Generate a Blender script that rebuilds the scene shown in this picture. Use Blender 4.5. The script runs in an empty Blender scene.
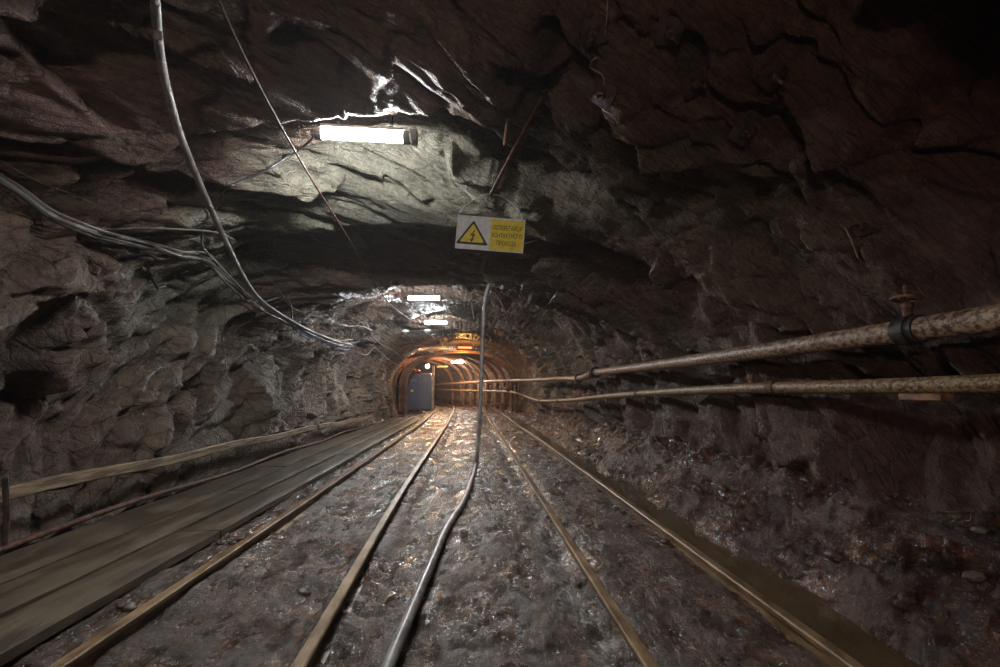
import bpy, math, random
import numpy as np
from mathutils import Vector, Matrix, Euler
from mathutils.bvhtree import BVHTree

random.seed(7)
SC = bpy.context.scene
COL = SC.collection
R = math.radians

# ------------------------------------------------------------------ camera
EYE = Vector((0.0, 0.0, 1.1))
F = 500.0                                    # focal length in pixels of the 1000 px frame
cam_d = bpy.data.cameras.new('camera')
cam_d.sensor_width = 36.0
cam_d.lens = 36.0 * F / 1000.0
cam_d.clip_start = 0.02
cam = bpy.data.objects.new('camera', cam_d)
COL.objects.link(cam)
cam.location = EYE
cam.rotation_euler = Euler((R(90 + 6.45), 0, R(-3.3)), 'XYZ')
SC.camera = cam
CM = cam.rotation_euler.to_matrix()


def ray(px, py):
    return (CM @ Vector(((px - 500) / F, (333.5 - py) / F, -1.0))).normalized()


def at_y(px, py, y):
    d = ray(px, py)
    return EYE + d * (y / d.y)


def at_z(px, py, z):
    d = ray(px, py)
    return EYE + d * ((z - EYE.z) / d.z)


def at_x(px, py, x):
    d = ray(px, py)
    return EYE + d * (x / d.x)


# ------------------------------------------------------------------ noise
def _hash(ix, iy, iz, seed):
    h = (ix * 374761393 + iy * 668265263 + iz * 2147483647 + seed * 974634777) & 0xFFFFFFFF
    h = ((h ^ (h >> 13)) * 1274126177) & 0xFFFFFFFF
    h = ((h ^ (h >> 16)) * 2246822519) & 0xFFFFFFFF
    return h ^ (h >> 15)


_G = np.random.default_rng(3).normal(size=(256, 3))
_G /= np.linalg.norm(_G, axis=1)[:, None]


def noise(x, y, z, seed=0):
    x, y, z = np.broadcast_arrays(x, y, z)
    fx, fy, fz = np.floor(x), np.floor(y), np.floor(z)
    ix, iy, iz = fx.astype(np.int64), fy.astype(np.int64), fz.astype(np.int64)
    fx, fy, fz = x - fx, y - fy, z - fz
    u, v, w = [t * t * t * (t * (t * 6 - 15) + 10) for t in (fx, fy, fz)]
    out = 0.0
    for dx in (0, 1):
        wx = u if dx else 1 - u
        for dy in (0, 1):
            wy = v if dy else 1 - v
            for dz in (0, 1):
                wz = w if dz else 1 - w
                g = _G[_hash(ix + dx, iy + dy, iz + dz, seed) & 255]
                out = out + wx * wy * wz * (g[..., 0] * (fx - dx) + g[..., 1] * (fy - dy) + g[..., 2] * (fz - dz))
    return out * 1.6


def fbm(x, y, z, octaves=4, seed=0, gain=0.5):
    a, s, t = 1.0, 0.0, 0.0
    for o in range(octaves):
        s = s + a * noise(x, y, z, seed + o)
        t += a
        a *= gain
        x, y, z = x * 2.03 + 1.7, y * 2.03 + 5.1, z * 2.03 + 9.2
    return s / t


def sstep(a, b, x):
    t = np.clip((x - a) / (b - a), 0, 1)
    return t * t * (3 - 2 * t)


# ------------------------------------------------------------------ materials
class NT:
    def __init__(self, name):
        self.m = bpy.data.materials.new(name)
        self.m.use_nodes = True
        self.t = self.m.node_tree
        self.t.nodes.clear()
        self.out = self.n('ShaderNodeOutputMaterial')
        self.co = self.n('ShaderNodeTexCoord').outputs['Object']

    def n(self, kind, **kw):
        node = self.t.nodes.new(kind)
        for k, v in kw.items():
            setattr(node, k, v)
        return node

    def put(self, sock, v):
        if hasattr(v, 'links'):
            self.t.links.new(v, sock)
        else:
            sock.default_value = v

    def scale(self, v, s):
        n = self.n('ShaderNodeVectorMath', operation='MULTIPLY')
        self.put(n.inputs[0], v)
        n.inputs[1].default_value = s
        return n.outputs[0]

    def frame(self, axes):
        c = self.n('ShaderNodeCombineXYZ')
        for i, a in enumerate(axes):
            d = self.n('ShaderNodeVectorMath', operation='DOT_PRODUCT')
            self.put(d.inputs[0], self.co)
            d.inputs[1].default_value = a
            self.put(c.inputs[i], d.outputs['Value'])
        return c.outputs[0]

    def noise(self, v, scale, detail=6, rough=0.55, dist=0.0):
        n = self.n('ShaderNodeTexNoise')
        self.put(n.inputs['Vector'], v)
        n.inputs['Scale'].default_value = scale
        n.inputs['Detail'].default_value = detail
        n.inputs['Roughness'].default_value = rough
        n.inputs['Distortion'].default_value = dist
        return n.outputs['Fac']

    def ramp(self, v, stops):
        n = self.n('ShaderNodeValToRGB')
        self.put(n.inputs[0], v)
        e = n.color_ramp.elements
        while len(e) < len(stops):
            e.new(0.5)
        for el, (p, c) in zip(e, stops):
            el.position = p
            el.color = (c, c, c, 1) if isinstance(c, (int, float)) else (*c, 1)
        return n.outputs[0]

    def mix(self, f, a, b, blend='MIX'):
        n = self.n('ShaderNodeMix', data_type='RGBA', blend_type=blend)
        self.put(n.inputs[0], f)
        for i, v in ((6, a), (7, b)):
            self.put(n.inputs[i], (*v, 1) if isinstance(v, tuple) and len(v) == 3 else v)
        return n.outputs[2]

    def math(self, op, a, b=0.0, c=None, clamp=False):
        n = self.n('ShaderNodeMath', operation=op, use_clamp=clamp)
        self.put(n.inputs[0], a)
        self.put(n.inputs[1], b)
        if c is not None:
            self.put(n.inputs[2], c)
        return n.outputs[0]

    def bump(self, h, dist, strength=1.0, normal=None):
        n = self.n('ShaderNodeBump')
        n.inputs['Strength'].default_value = strength
        n.inputs['Distance'].default_value = dist
        self.put(n.inputs['Height'], h)
        if normal is not None:
            self.put(n.inputs['Normal'], normal)
        return n.outputs[0]

    def bsdf(self, col, rough, metal=0.0, normal=None, spec=0.5, **kw):
        b = self.n('ShaderNodeBsdfPrincipled')
        self.put(b.inputs['Base Color'], (*col, 1) if isinstance(col, tuple) and len(col) == 3 else col)
        self.put(b.inputs['Roughness'], rough)
        self.put(b.inputs['Metallic'], metal)
        self.put(b.inputs['Specular IOR Level'], spec)
        if normal is not None:
            self.put(b.inputs['Normal'], normal)
        for k, v in kw.items():
            self.put(b.inputs[k], v)
        self.t.links.new(b.outputs[0], self.out.inputs[0])
        return self.m


# foliation frame of the slate: N across the sheets, A and B within them
FN = Vector((-0.52, 0.65, -0.56)).normalized()
FA = Vector((1, 0.8, 0)).normalized()
FB = FN.cross(FA).normalized()


def rock_material():
    k = NT('wet_slate_rock')
    fol = k.frame((FN * 5.0, FA, FB))
    big = k.noise(k.co, 0.55, 5, 0.6, 0.4)
    med = k.noise(fol, 1.6, 9, 0.66)
    fine = k.noise(fol, 7.0, 9, 0.72)
    vor = k.n('ShaderNodeTexVoronoi', feature='DISTANCE_TO_EDGE')
    k.put(vor.inputs['Vector'], fol)
    vor.inputs['Scale'].default_value = 4.0
    crack = k.ramp(vor.outputs['Distance'], [(0.0, 0.0), (0.09, 1.0)])
    grit = k.noise(k.co, 28.0, 6, 0.7)
    c = k.ramp(big, [(0.30, (0.135, 0.062, 0.044)), (0.46, (0.140, 0.082, 0.056)), (0.60, (0.145, 0.112, 0.068)), (0.75, (0.165, 0.145, 0.088))])
    c2 = k.ramp(med, [(0.34, (0.055, 0.034, 0.030)), (0.52, (0.150, 0.095, 0.070)), (0.68, (0.215, 0.165, 0.110))])
    c = k.mix(0.5, c, c2)
    # rust stains and pale mineral streaks running down the rock
    rust = k.ramp(k.noise(k.scale(k.co, (1, 1, 0.45)), 1.3, 7, 0.65), [(0.58, 0.0), (0.72, 0.55)])
    c = k.mix(rust, c, (0.15, 0.060, 0.028))
    pale = k.ramp(k.noise(k.scale(k.co, (1, 1, 0.4)), 4.5, 9, 0.72), [(0.60, 0.0), (0.75, 0.55)])
    palem = k.math('MULTIPLY', pale, k.ramp(k.noise(k.co, 0.8, 3), [(0.45, 0.0), (0.65, 1.0)]))
    c = k.mix(palem, c, (0.34, 0.33, 0.30))
    c = k.mix(0.8, c, k.ramp(fine, [(0.3, 0.45), (0.55, 1.0), (0.8, 1.35)]), 'MULTIPLY')
    wet = k.noise(k.co, 1.1, 5, 0.6)
    rough = k.math('MULTIPLY_ADD', k.noise(fol, 9, 5), 0.30, k.ramp(wet, [(0.35, 0.25), (0.6, 0.58)]))
    c = k.mix(0.65, c, k.ramp(grit, [(0.34, 0.45), (0.52, 1.0), (0.68, 1.5)]), 'MULTIPLY')
    c = k.mix(0.5, c, k.ramp(crack, [(0.0, 0.35), (1.0, 1.0)]), 'MULTIPLY')
    nb = k.bump(fine, 0.040, 1.0)
    nb = k.bump(med, 0.07, 0.8, nb)
    nb = k.bump(crack, 0.02, 0.7, nb)
    nb = k.bump(grit, 0.022, 1.0, nb)
    # right-hand rock is redder, and darkened in colour to imitate the weaker light there
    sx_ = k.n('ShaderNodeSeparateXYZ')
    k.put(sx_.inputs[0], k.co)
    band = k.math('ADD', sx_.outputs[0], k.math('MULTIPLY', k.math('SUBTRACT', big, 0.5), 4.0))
    red_dim = k.ramp(k.math('MULTIPLY_ADD', band, 0.25, 0.25, clamp=True), [(0.30, 0.0), (0.75, 1.0)])
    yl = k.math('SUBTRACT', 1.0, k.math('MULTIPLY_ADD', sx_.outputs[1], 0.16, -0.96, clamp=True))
    red_dim = k.math('MULTIPLY', red_dim, yl)
    # paler olive tint painted where the near lamp's light falls on the roof
    lit_patch = k.math('SUBTRACT', k.math('ADD', sx_.outputs[1], k.math('MULTIPLY', sx_.outputs[0], 0.25)), 4.7)
    lit_patch = k.math('ADD', lit_patch, k.math('MULTIPLY', k.math('SUBTRACT', med, 0.5), 2.2))
    lit_patch = k.ramp(k.math('MULTIPLY', k.math('MULTIPLY', lit_patch, lit_patch), 0.35), [(0.0, 1.0), (0.30, 0.8), (0.62, 0.0)])
    lit_patch = k.math('MULTIPLY', lit_patch, k.ramp(k.math('MULTIPLY_ADD', sx_.outputs[2], 0.5, -0.5, clamp=True), [(0.2, 0.0), (0.6, 1.0)]))
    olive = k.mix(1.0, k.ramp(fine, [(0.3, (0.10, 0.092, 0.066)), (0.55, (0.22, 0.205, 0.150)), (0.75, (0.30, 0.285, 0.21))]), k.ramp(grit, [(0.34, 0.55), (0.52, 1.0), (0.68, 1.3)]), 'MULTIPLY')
    # the roof before it is purplish brown
    pur = k.math('MULTIPLY', k.math('MULTIPLY_ADD', sx_.outputs[2], 1.0, -1.7, clamp=True), k.math('SUBTRACT', 1.0, k.math('MULTIPLY_ADD', sx_.outputs[1], 0.8, -2.4, clamp=True)))
    c = k.mix(k.math('MULTIPLY', pur, 0.75), c, k.mix(1.0, c, (1.20, 0.98, 0.96), 'MULTIPLY'))
    c = k.mix(k.math('MULTIPLY', lit_patch, 0.8), c, olive)
    c = k.mix(red_dim, c, k.mix(1.0, c, (0.74, 0.50, 0.43), 'MULTIPLY'))
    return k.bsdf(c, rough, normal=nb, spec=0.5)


def mud_material():
    k = NT('wet_mud')
    lng = k.scale(k.co, (1.0, 0.35, 1.0))
    n1 = k.noise(k.co, 1.1, 6, 0.6, 0.3)
    n2 = k.noise(k.co, 8.0, 10, 0.70)
    n3 = k.noise(k.co, 30.0, 7, 0.68)
    n4 = k.noise(lng, 4.5, 8, 0.65)
    c = k.ramp(n1, [(0.3, (0.082, 0.038, 0.019)), (0.5, (0.112, 0.062, 0.038)), (0.7, (0.138, 0.088, 0.058))])
    sx_ = k.n('ShaderNodeSeparateXYZ')
    k.put(sx_.inputs[0], k.co)
    # the bank under the right wall is redder rubble
    red = k.ramp(k.math('MULTIPLY_ADD', k.math('ADD', sx_.outputs[0], n1), 0.5, -0.6, clamp=True), [(0.0, 0.0), (0.4, 1.0)])
    c = k.mix(red, c, k.mix(1.0, c, (0.95, 0.70, 0.62), 'MULTIPLY'))
    # pale slurry dried in the furrow by the sunken rail, and in smaller smears between the tracks
    fx = k.math('ADD', sx_.outputs[0], k.math('MULTIPLY_ADD', n4, 0.16, -0.65))
    fur = k.ramp(k.math('ABSOLUTE', fx), [(0.05, 1.0), (0.13, 0.0)])
    fur = k.math('MULTIPLY', fur, k.ramp(n2, [(0.44, 0.0), (0.58, 0.9)]))
    smear = k.math('MULTIPLY', k.ramp(k.noise(k.scale(k.co, (1.2, 0.7, 1)), 3.0, 8, 0.7), [(0.56, 0.0), (0.68, 0.45)]), k.ramp(k.math('ABSOLUTE', sx_.outputs[0]), [(0.5, 1.0), (0.95, 0.0)]))
    c = k.mix(k.math('MAXIMUM', fur, smear), c, (0.30, 0.275, 0.25))
    c = k.mix(0.85, c, k.ramp(n2, [(0.38, 0.22), (0.54, 1.0), (0.70, 1.7)]), 'MULTIPLY')
    c = k.mix(0.6, c, k.ramp(n3, [(0.38, 0.30), (0.6, 1.4)]), 'MULTIPLY')
    wet = k.math('ADD', k.math('MULTIPLY', n4, 0.55), k.math('MULTIPLY', k.noise(k.co, 2.2, 6, 0.65), 0.45))
    rough = k.math('MULTIPLY_ADD', n2, 0.22, k.ramp(wet, [(0.44, 0.05), (0.58, 0.40)]))
    dry = k.ramp(wet, [(0.44, 0.10), (0.56, 1.0)])
    nb = k.bump(n4, 0.06, 0.8)
    nb = k.bump(k.math('MULTIPLY', n2, k.math('MULTIPLY_ADD', dry, 0.8, 0.2)), 0.06, 1.0, nb)
    nb = k.bump(k.math('MULTIPLY', n3, dry), 0.024, 1.0, nb)
    nb = k.bump(k.math('MULTIPLY', k.noise(k.scale(k.co, (1.0, 0.6, 1.0)), 75, 4, 0.6), dry), 0.008, 1.0, nb)
    return k.bsdf(c, rough, normal=nb, spec=0.85)


def speckled(name, c1, c2, scale, rough, metal=0.0, dist=0.004, c3=None, stretch=(1, 1, 1), spec=0.5):
    k = NT(name)
    v = k.scale(k.co, stretch)
    n = k.noise(v, scale, 8, 0.65)
    stops = [(0.44, c1), (0.54, c2)] + ([(0.70, c3)] if c3 else [])
    c = k.ramp(n, stops)
    return k.bsdf(c, k.math('MULTIPLY_ADD', n, 0.3, rough - 0.15), metal, k.bump(n, dist, 0.8), spec)


def plain(name, col, rough=0.5, metal=0.0, **kw):
    k = NT(name)
    n = k.noise(k.co, 30, 5)
    c = k.mix(0.5, col, k.ramp(n, [(0.3, 0.55), (0.6, 1.0)]), 'MULTIPLY')
    return k.bsdf(c, rough, metal, k.bump(n, 0.001, 0.5), **kw)


def glow(name, col, strength):
    k = NT(name)
    e = k.n('ShaderNodeEmission')
    e.inputs[0].default_value = (*col, 1)
    e.inputs[1].default_value = strength
    k.t.links.new(e.outputs[0], k.out.inputs[0])
    return k.m


LAMP = 42.0
M = dict(
    rock=rock_material(), mud=mud_material(),
    rail=speckled('rusty_rail_steel', (0.11, 0.060, 0.026), (0.22, 0.135, 0.066), 14, 0.46, 0.15, 0.003, (0.30, 0.21, 0.12), (1, 0.3, 1)),
    pipe=speckled('rust_flecked_pale_paint', (0.060, 0.020, 0.010), (0.30, 0.195, 0.125), 34, 0.5, 0.0, 0.004, (0.40, 0.29, 0.19), (1, 0.8, 1)),
    pipe2=speckled('rust_flecked_ochre_paint', (0.070, 0.026, 0.010), (0.26, 0.165, 0.075), 42, 0.5, 0.0, 0.004, (0.36, 0.25, 0.14), (1, 0.8, 1)),
    rust=speckled('rust', (0.05, 0.02, 0.012), (0.13, 0.055, 0.03), 20, 0.7, 0.2, 0.003),
    archrust=speckled('arch_rust', (0.12, 0.055, 0.028), (0.26, 0.125, 0.06), 6, 0.6, 0.2, 0.004),
    darksteel=speckled('dark_steel', (0.018, 0.016, 0.016), (0.05, 0.04, 0.036), 20, 0.5, 0.4, 0.002),
    bolt=speckled('dark_rusty_plate', (0.022, 0.013, 0.012), (0.060, 0.034, 0.030), 18, 0.6, 0.3, 0.003),
    wood=speckled('damp_timber', (0.10, 0.062, 0.034), (0.24, 0.165, 0.098), 6, 0.62, 0.0, 0.006, (0.30, 0.22, 0.14), (6, 0.5, 6)),
    slab=speckled('muddy_walkway_board', (0.046, 0.031, 0.018), (0.086, 0.060, 0.036), 3.2, 0.55, 0.0, 0.010, (0.115, 0.086, 0.056), (2.5, 0.6, 2)),
    hose=speckled('grey_rubber', (0.12, 0.11, 0.105), (0.25, 0.23, 0.215), 9, 0.38, 0.0, 0.002),
    hosepale=speckled('pale_grey_hose', (0.085, 0.070, 0.064), (0.16, 0.135, 0.125), 8, 0.5, 0.0, 0.002),
    cable=plain('grey_cable', (0.16, 0.14, 0.125), 0.55),
    palecable=plain('pale_cable', (0.29, 0.26, 0.235), 0.55),
    blackcable=plain('black_cable', (0.03, 0.028, 0.028), 0.45),
    copper=plain('brown_wire', (0.17, 0.075, 0.035), 0.5),
    tan=plain('tan_wire', (0.30, 0.19, 0.11), 0.55),
    blue=plain('blue_sleeve', (0.06, 0.16, 0.42), 0.45),
    iron=plain('wire_steel', (0.16, 0.14, 0.13), 0.4, 0.5),
    white=plain('white_enamel', (0.80, 0.84, 0.92), 0.4),
    yellow=plain('sign_yellow', (0.88, 0.70, 0.06), 0.45),
    black=plain('sign_black', (0.02, 0.02, 0.022), 0.5),
    porcelain=plain('porcelain', (0.6, 0.58, 0.55), 0.25),
    housing=plain('grey_housing', (0.22, 0.22, 0.22), 0.5),
    cabinet=plain('blue_grey_cabinet_paint', (0.12, 0.125, 0.175), 0.4),
    cabinetblue=plain('blue_panel_paint', (0.075, 0.085, 0.17), 0.4),
    concrete=speckled('whitewashed_post', (0.42, 0.36, 0.28), (0.66, 0.58, 0.46), 5, 0.7, 0.0, 0.004),
    orange=plain('orange_tarp', (0.55, 0.13, 0.035), 0.6),
    stone=speckled('stone', (0.055, 0.032, 0.026), (0.13, 0.095, 0.078), 9, 0.5, 0.0, 0.01, (0.18, 0.15, 0.13)),
    cool=glow('cool_lamp_light', (0.92, 0.98, 1.0), LAMP),
    fill_lamp=glow('added_fill_light', (1.0, 0.87, 0.76), LAMP * 1.1),  # tube of the unseen lamp added behind the camera
    warm=glow('warm_lamp_light', (1.0, 0.09, 0.02), 0.8),
    deep=glow('deep_amber_lamp_light', (1.0, 0.09, 0.02), 0.8),
    bulb=glow('warm_bulb_light', (1.0, 0.62, 0.36), LAMP * 1.2),
)
kw = NT('muddy_water')
M['water'] = kw.bsdf(kw.ramp(kw.noise(kw.co, 2, 4), [(0.3, (0.068, 0.041, 0.019)), (0.7, (0.100, 0.064, 0.032))]), 0.10,
                     normal=kw.bump(kw.noise(kw.scale(kw.co, (1, 0.5, 1)), 9, 3), 0.006, 0.5), spec=0.5)


# ------------------------------------------------------------------ mesh helpers
class MB:
    def __init__(self):
        self.v, self.f = [], []

    def add(self, verts, faces):
        b = len(self.v)
        self.v += [tuple(p) for p in verts]
        self.f += [tuple(i + b for i in f) for f in faces]
        return self

    def box(self, c, s, rot=None):
        c = Vector(c)
        pts = []
        for x in (-1, 1):
            for y in (-1, 1):
                for z in (-1, 1):
                    p = Vector((x * s[0] / 2, y * s[1] / 2, z * s[2] / 2))
                    pts.append(c + (rot @ p if rot else p))
        return self.add(pts, [(0, 1, 3, 2), (4, 6, 7, 5), (0, 4, 5, 1), (2, 3, 7, 6), (0, 2, 6, 4), (1, 5, 7, 3)])

    def bevbox(self, c, s, b=0.01, rot=None):
        """a box whose four long edges (along local x) are chamfered"""
        c = Vector(c)
        y, z = s[1] / 2, s[2] / 2
        prof = [(-y, -z + b), (-y + b, -z), (y - b, -z), (y, -z + b), (y, z - b), (y - b, z), (-y + b, z), (-y, z - b)]
        pts = []
        for x, k in ((-s[0] / 2, 1 - b / y * 0.5), (-s[0] / 2 + b, 1), (s[0] / 2 - b, 1), (s[0] / 2, 1 - b / y * 0.5)):
            for q in prof:
                p = Vector((x, q[0] * k, q[1] * k))
                pts.append(c + (rot @ p if rot else p))
        fs = []
        for r in range(3):
            for i in range(8):
                j = (i + 1) % 8
                fs.append((r * 8 + i, r * 8 + j, r * 8 + 8 + j, r * 8 + 8 + i))
        fs += [tuple(range(7, -1, -1)), tuple(range(24, 32))]
        return self.add(pts, fs)

    def sweep(self, path, prof, up=Vector((0, 0, 1)), cap=True, radii=None):
        """sweep a closed 2D profile (side, up) along a path"""
        P = [Vector(p) for p in path]
        n, m = len(P), len(prof)
        pts = []
        pu = None
        for i in range(n):
            t = (P[min(i + 1, n - 1)] - P[max(i - 1, 0)])
            if t.length < 1e-9:
                t = Vector((0, 1, 0))
            t.normalize()
            if up is None:
                if pu is None:
                    a = Vector((0, 0, 1)) if abs(t.z) < 0.9 else Vector((1, 0, 0))
                else:
                    a = pu
                u = (a - t * a.dot(t)).normalized()
                pu = u
            else:
                u = (up - t * up.dot(t)).normalized()
            s = t.cross(u)
            k = radii[i] if radii else 1.0
            for (a_, b_) in prof:
                pts.append(P[i] + s * a_ * k + u * b_ * k)
        fs = []
        for i in range(n - 1):
            for j in range(m):
                q = (j + 1) % m
                fs.append((i * m + j, i * m + q, (i + 1) * m + q, (i + 1) * m + j))
        if cap:
            fs.append(tuple(range(m - 1, -1, -1)))
            fs.append(tuple((n - 1) * m + j for j in range(m)))
        return self.add(pts, fs)

    def tube(self, path, r, seg=10, radii=None):
        prof = [(r * math.cos(a), r * math.sin(a)) for a in (2 * math.pi * i / seg for i in range(seg))]
        return self.sweep(path, prof, None, True, radii)

    def cyl(self, a, b, r, seg=16, r2=None):
        a, b = Vector(a), Vector(b)
        return self.tube([a, b], r, seg, None if r2 is None else [1, r2 / r])

    def torus(self, c, axis, R_, r, seg=28, ring=8):
        axis = Vector(axis).normalized()
        e = axis.orthogonal().normalized()
        g = axis.cross(e)
        pts, fs = [], []
        for i in range(seg):
            a = 2 * math.pi * i / seg
            d = e * math.cos(a) + g * math.sin(a)
            for j in range(ring):
                b = 2 * math.pi * j / ring
                pts.append(Vector(c) + d * (R_ + r * math.cos(b)) + axis * r * math.sin(b))
        for i in range(seg):
            for j in range(ring):
                k, l = (i + 1) % seg, (j + 1) % ring
                fs.append((i * ring + j, k * ring + j, k * ring + l, i * ring + l))
        return self.add(pts, fs)

    def ball(self, c, r, seg=14, rings=8, sq=(1, 1, 1)):
        pts, fs = [], []
        for i in range(rings + 1):
            t = math.pi * i / rings
            for j in range(seg):
                a = 2 * math.pi * j / seg
                pts.append(Vector(c) + Vector((r * sq[0] * math.sin(t) * math.cos(a), r * sq[1] * math.sin(t) * math.sin(a), r * sq[2] * math.cos(t))))
        for i in range(rings):
            for j in range(seg):
                k = (j + 1) % seg
                fs.append((i * seg + j, (i + 1) * seg + j, (i + 1) * seg + k, i * seg + k))
        return self.add(pts, fs)

    def build(self, name, mat, parent=None, smooth=True, origin=None):
        me = bpy.data.meshes.new(name)
        o0 = Vector(origin) if origin is not None else Vector((0, 0, 0))
        me.from_pydata([tuple(Vector(p) - o0) for p in self.v], [], self.f)
        me.validate()
        me.update()
        me.materials.append(mat)
        if smooth:
            me.polygons.foreach_set('use_smooth', [True] * len(me.polygons))
            me.set_sharp_from_angle(angle=R(38))
        o = bpy.data.objects.new(name, me)
        COL.objects.link(o)
        o.location = o0
        if parent is not None:
            o.parent = parent
        return o


def tag(o, label, cat, group=None, kind=None):
    o['label'] = label
    o['category'] = cat
    if group:
        o['group'] = group
    if kind:
        o['kind'] = kind
    return o


def empty(name, loc, label, cat, group=None, rot=None):
    o = bpy.data.objects.new(name, None)
    o.empty_display_size = 0.1
    COL.objects.link(o)
    o.location = loc
    if rot is not None:
        o.rotation_euler = rot
    return tag(o, label, cat, group)


def copy_tree(o, parent=None):
    c = o.copy()
    COL.objects.link(c)
    if parent is not None:
        c.parent = parent
    for ch in list(o.children):
        copy_tree(ch, c)
    return c


def catmull(pts, n=8):
    P = [Vector(p) for p in pts]
    if len(P) < 3:
        return [P[0].lerp(P[-1], i / n) for i in range(n + 1)]
    P = [P[0] * 2 - P[1]] + P + [P[-1] * 2 - P[-2]]
    out = []
    for i in range(1, len(P) - 2):
        a, b, c, d = P[i - 1:i + 3]
        for k in range(n):
            t = k / n
            out.append(0.5 * ((2 * b) + (c - a) * t + (2 * a - 5 * b + 4 * c - d) * t * t + (3 * b - a - 3 * c + d) * t ** 3))
    out.append(P[-2])
    return out


# ------------------------------------------------------------------ tunnel shell
YS = [-8, 1.5, 2.4, 3.36, 3.48, 4.2, 5.4, 6.0, 7.5, 7.9, 9.0, 9.8, 10.3, 13.0, 16.0, 19.0, 20.8, 22.0, 45]
HS = [3.60, 3.65, 3.50, 3.00, 3.14, 3.13, 2.99, 3.08, 2.82, 2.86, 3.14, 3.22, 3.28, 3.28, 3.22, 3.12, 3.00, 3.02, 3.02]
WY = [-8, 10, 14, 18, 20.5, 22, 45]
WL = [3.10, 3.10, 3.10, 3.00, 2.85, 2.88, 3.05]
WR = [3.00, 3.00, 2.90, 2.80, 2.75, 2.85, 3.05]


def centre(y):
    """sideways position of the tunnel axis: straight, then bending to the left"""
    t = np.maximum(np.asarray(y, float) - 19.5, 0)
    return -0.02 - 0.11 * t * sstep(0, 4, t) - 0.028 * t * t - 0.25 * sstep(12, 20.5, y)


def floor_rise(y):
    return 0.22 * sstep(14, 26, np.asarray(y, float))


def profile(y, th):
    """point of the smooth arch at station y and angle th (0 = right, pi = left), below th<0 the wall runs on down"""
    H = np.interp(y, YS, HS)
    wl, wr = np.interp(y, WY, WL), np.interp(y, WY, WR)
    c, s = np.cos(th), np.sin(th)
    n = np.where(c < 0, 2.45, 2.25)
    e = 2.0 / n
    w = np.where(c < 0, wl, wr)
    x = w * np.sign(c) * np.abs(c) ** e
    z = 1.25 + np.where(s >= 0, (H - 1.25) * np.abs(s) ** e, -1.6 * np.abs(s))
    x = np.where(s < 0, np.sign(c) * w * (1 - 0.10 * np.abs(s)), x)
    return x + centre(y), z


# the two pipes along the right wall (their run is needed before the rock, which leaves room for them)
def beside(y, off, z):
    return Vector((float(centre(y)) + off, y, z))


UP = [at_x(1060, 309, 2.62), at_x(1000, 317, 2.62), at_x(900, 331.5, 2.62), at_x(740, 352, 2.60), at_x(595, 372.5, 2.55)]
UP2 = [UP[-1], UP[-1] + Vector((-0.12, 0.9, -0.09)), at_y(560, 378.5, 13.6), at_y(534, 380, 17.2), beside(20.5, 1.98, 1.49), beside(22.6, 1.86, 1.49), beside(24.6, 1.82, 1.49), beside(27, 1.82, 1.45), beside(29.5, 1.85, 1.42)]
LP = [at_x(1060, 381, 2.66), at_x(1000, 383.5, 2.66), at_x(860, 386.5, 2.66), at_x(740, 388.5, 2.64), at_x(650, 393, 2.60), at_x(600, 397, 2.52), at_y(565, 400.5, 12.6), at_y(538, 400.5, 16.5), at_y(524, 395.5, 19.0), beside(20.7, 1.98, 1.02), beside(22.6, 1.86, 1.05), beside(24.6, 1.82, 1.06), beside(27, 1.82, 1.09), beside(29.5, 1.85, 1.12)]


def stations():
    ys = list(np.arange(-8, 1.3, 0.09))
    y = 1.3
    while y < 45:
        ys.append(y)
        y += max(0.017, 0.0058 * y)
    return np.array(ys)


Y1 = stations()
NT_ = 600
TH = np.linspace(math.pi + 1.15, -1.15, NT_)
# finer spacing is not needed round the bottom, so even out by arc length at a typical station
px_, pz_ = profile(np.full(NT_, 5.0), TH)
arc = np.concatenate([[0], np.cumsum(np.hypot(np.diff(px_), np.diff(pz_)))])
TH = np.interp(np.linspace(0, arc[-1], NT_), arc, TH)
YY, TT = np.meshgrid(Y1, TH, indexing='ij')
BX, BZ = profile(YY, TT)
cx_ = centre(YY)
# inward direction
IX, IZ = cx_ - BX, 1.15 - BZ
IZ = np.where(BZ < 1.15, IZ * 0.15, IZ)
L = np.hypot(IX, IZ)
IX, IZ = IX / L, IZ / L

# coarse smooth shell for aiming
ci, cj = np.arange(0, len(Y1), 6), np.arange(0, NT_, 8)
cv = [Vector((BX[i, j], YY[i, j], BZ[i, j])) for i in ci for j in cj]
nj = len(cj)
cf = [(a * nj + b, a * nj + b + 1, (a + 1) * nj + b + 1, (a + 1) * nj + b) for a in range(len(ci) - 1) for b in range(nj - 1)]
BASE = BVHTree.FromPolygons(cv, cf)


def base_hit(px, py):
    h = BASE.ray_cast(EYE, ray(px, py))
    return h[0] if h[0] else at_y(px, py, 10)


X, Y, Z = BX, YY, BZ
near = 1 - 0.70 * sstep(17, 21, YY)            # the supported stretch is smoother
def sheets(freq, amp, inplane, seed, wob, sharp=0.82):
    """ledges: every sheet of slate breaks off at its own depth"""
    t = un * freq + wob * noise(X * inplane * 0.7, Y * inplane * 0.7, Z * inplane * 0.7, seed)
    k = np.floor(t)
    s = t - k
    a = noise(ua * inplane + k * 17.13, ub * inplane + k * 5.7, k * 0.37 + 0.5, seed + 1)
    b = noise(ua * inplane + (k + 1) * 17.13, ub * inplane + (k + 1) * 5.7, (k + 1) * 0.37 + 0.5, seed + 1)
    # within a sheet the face tilts a little, at its edge it steps
    return amp * ((a + 0.35 * (s - 0.5)) * (1 - sstep(sharp, 1, s)) + (b - 0.17) * sstep(sharp, 1, s))


def _r(ix, iy, iz, seed):
    return (_hash(ix, iy, iz, seed) & 0xFFFF).astype(np.float32) / 65535.0


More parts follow.
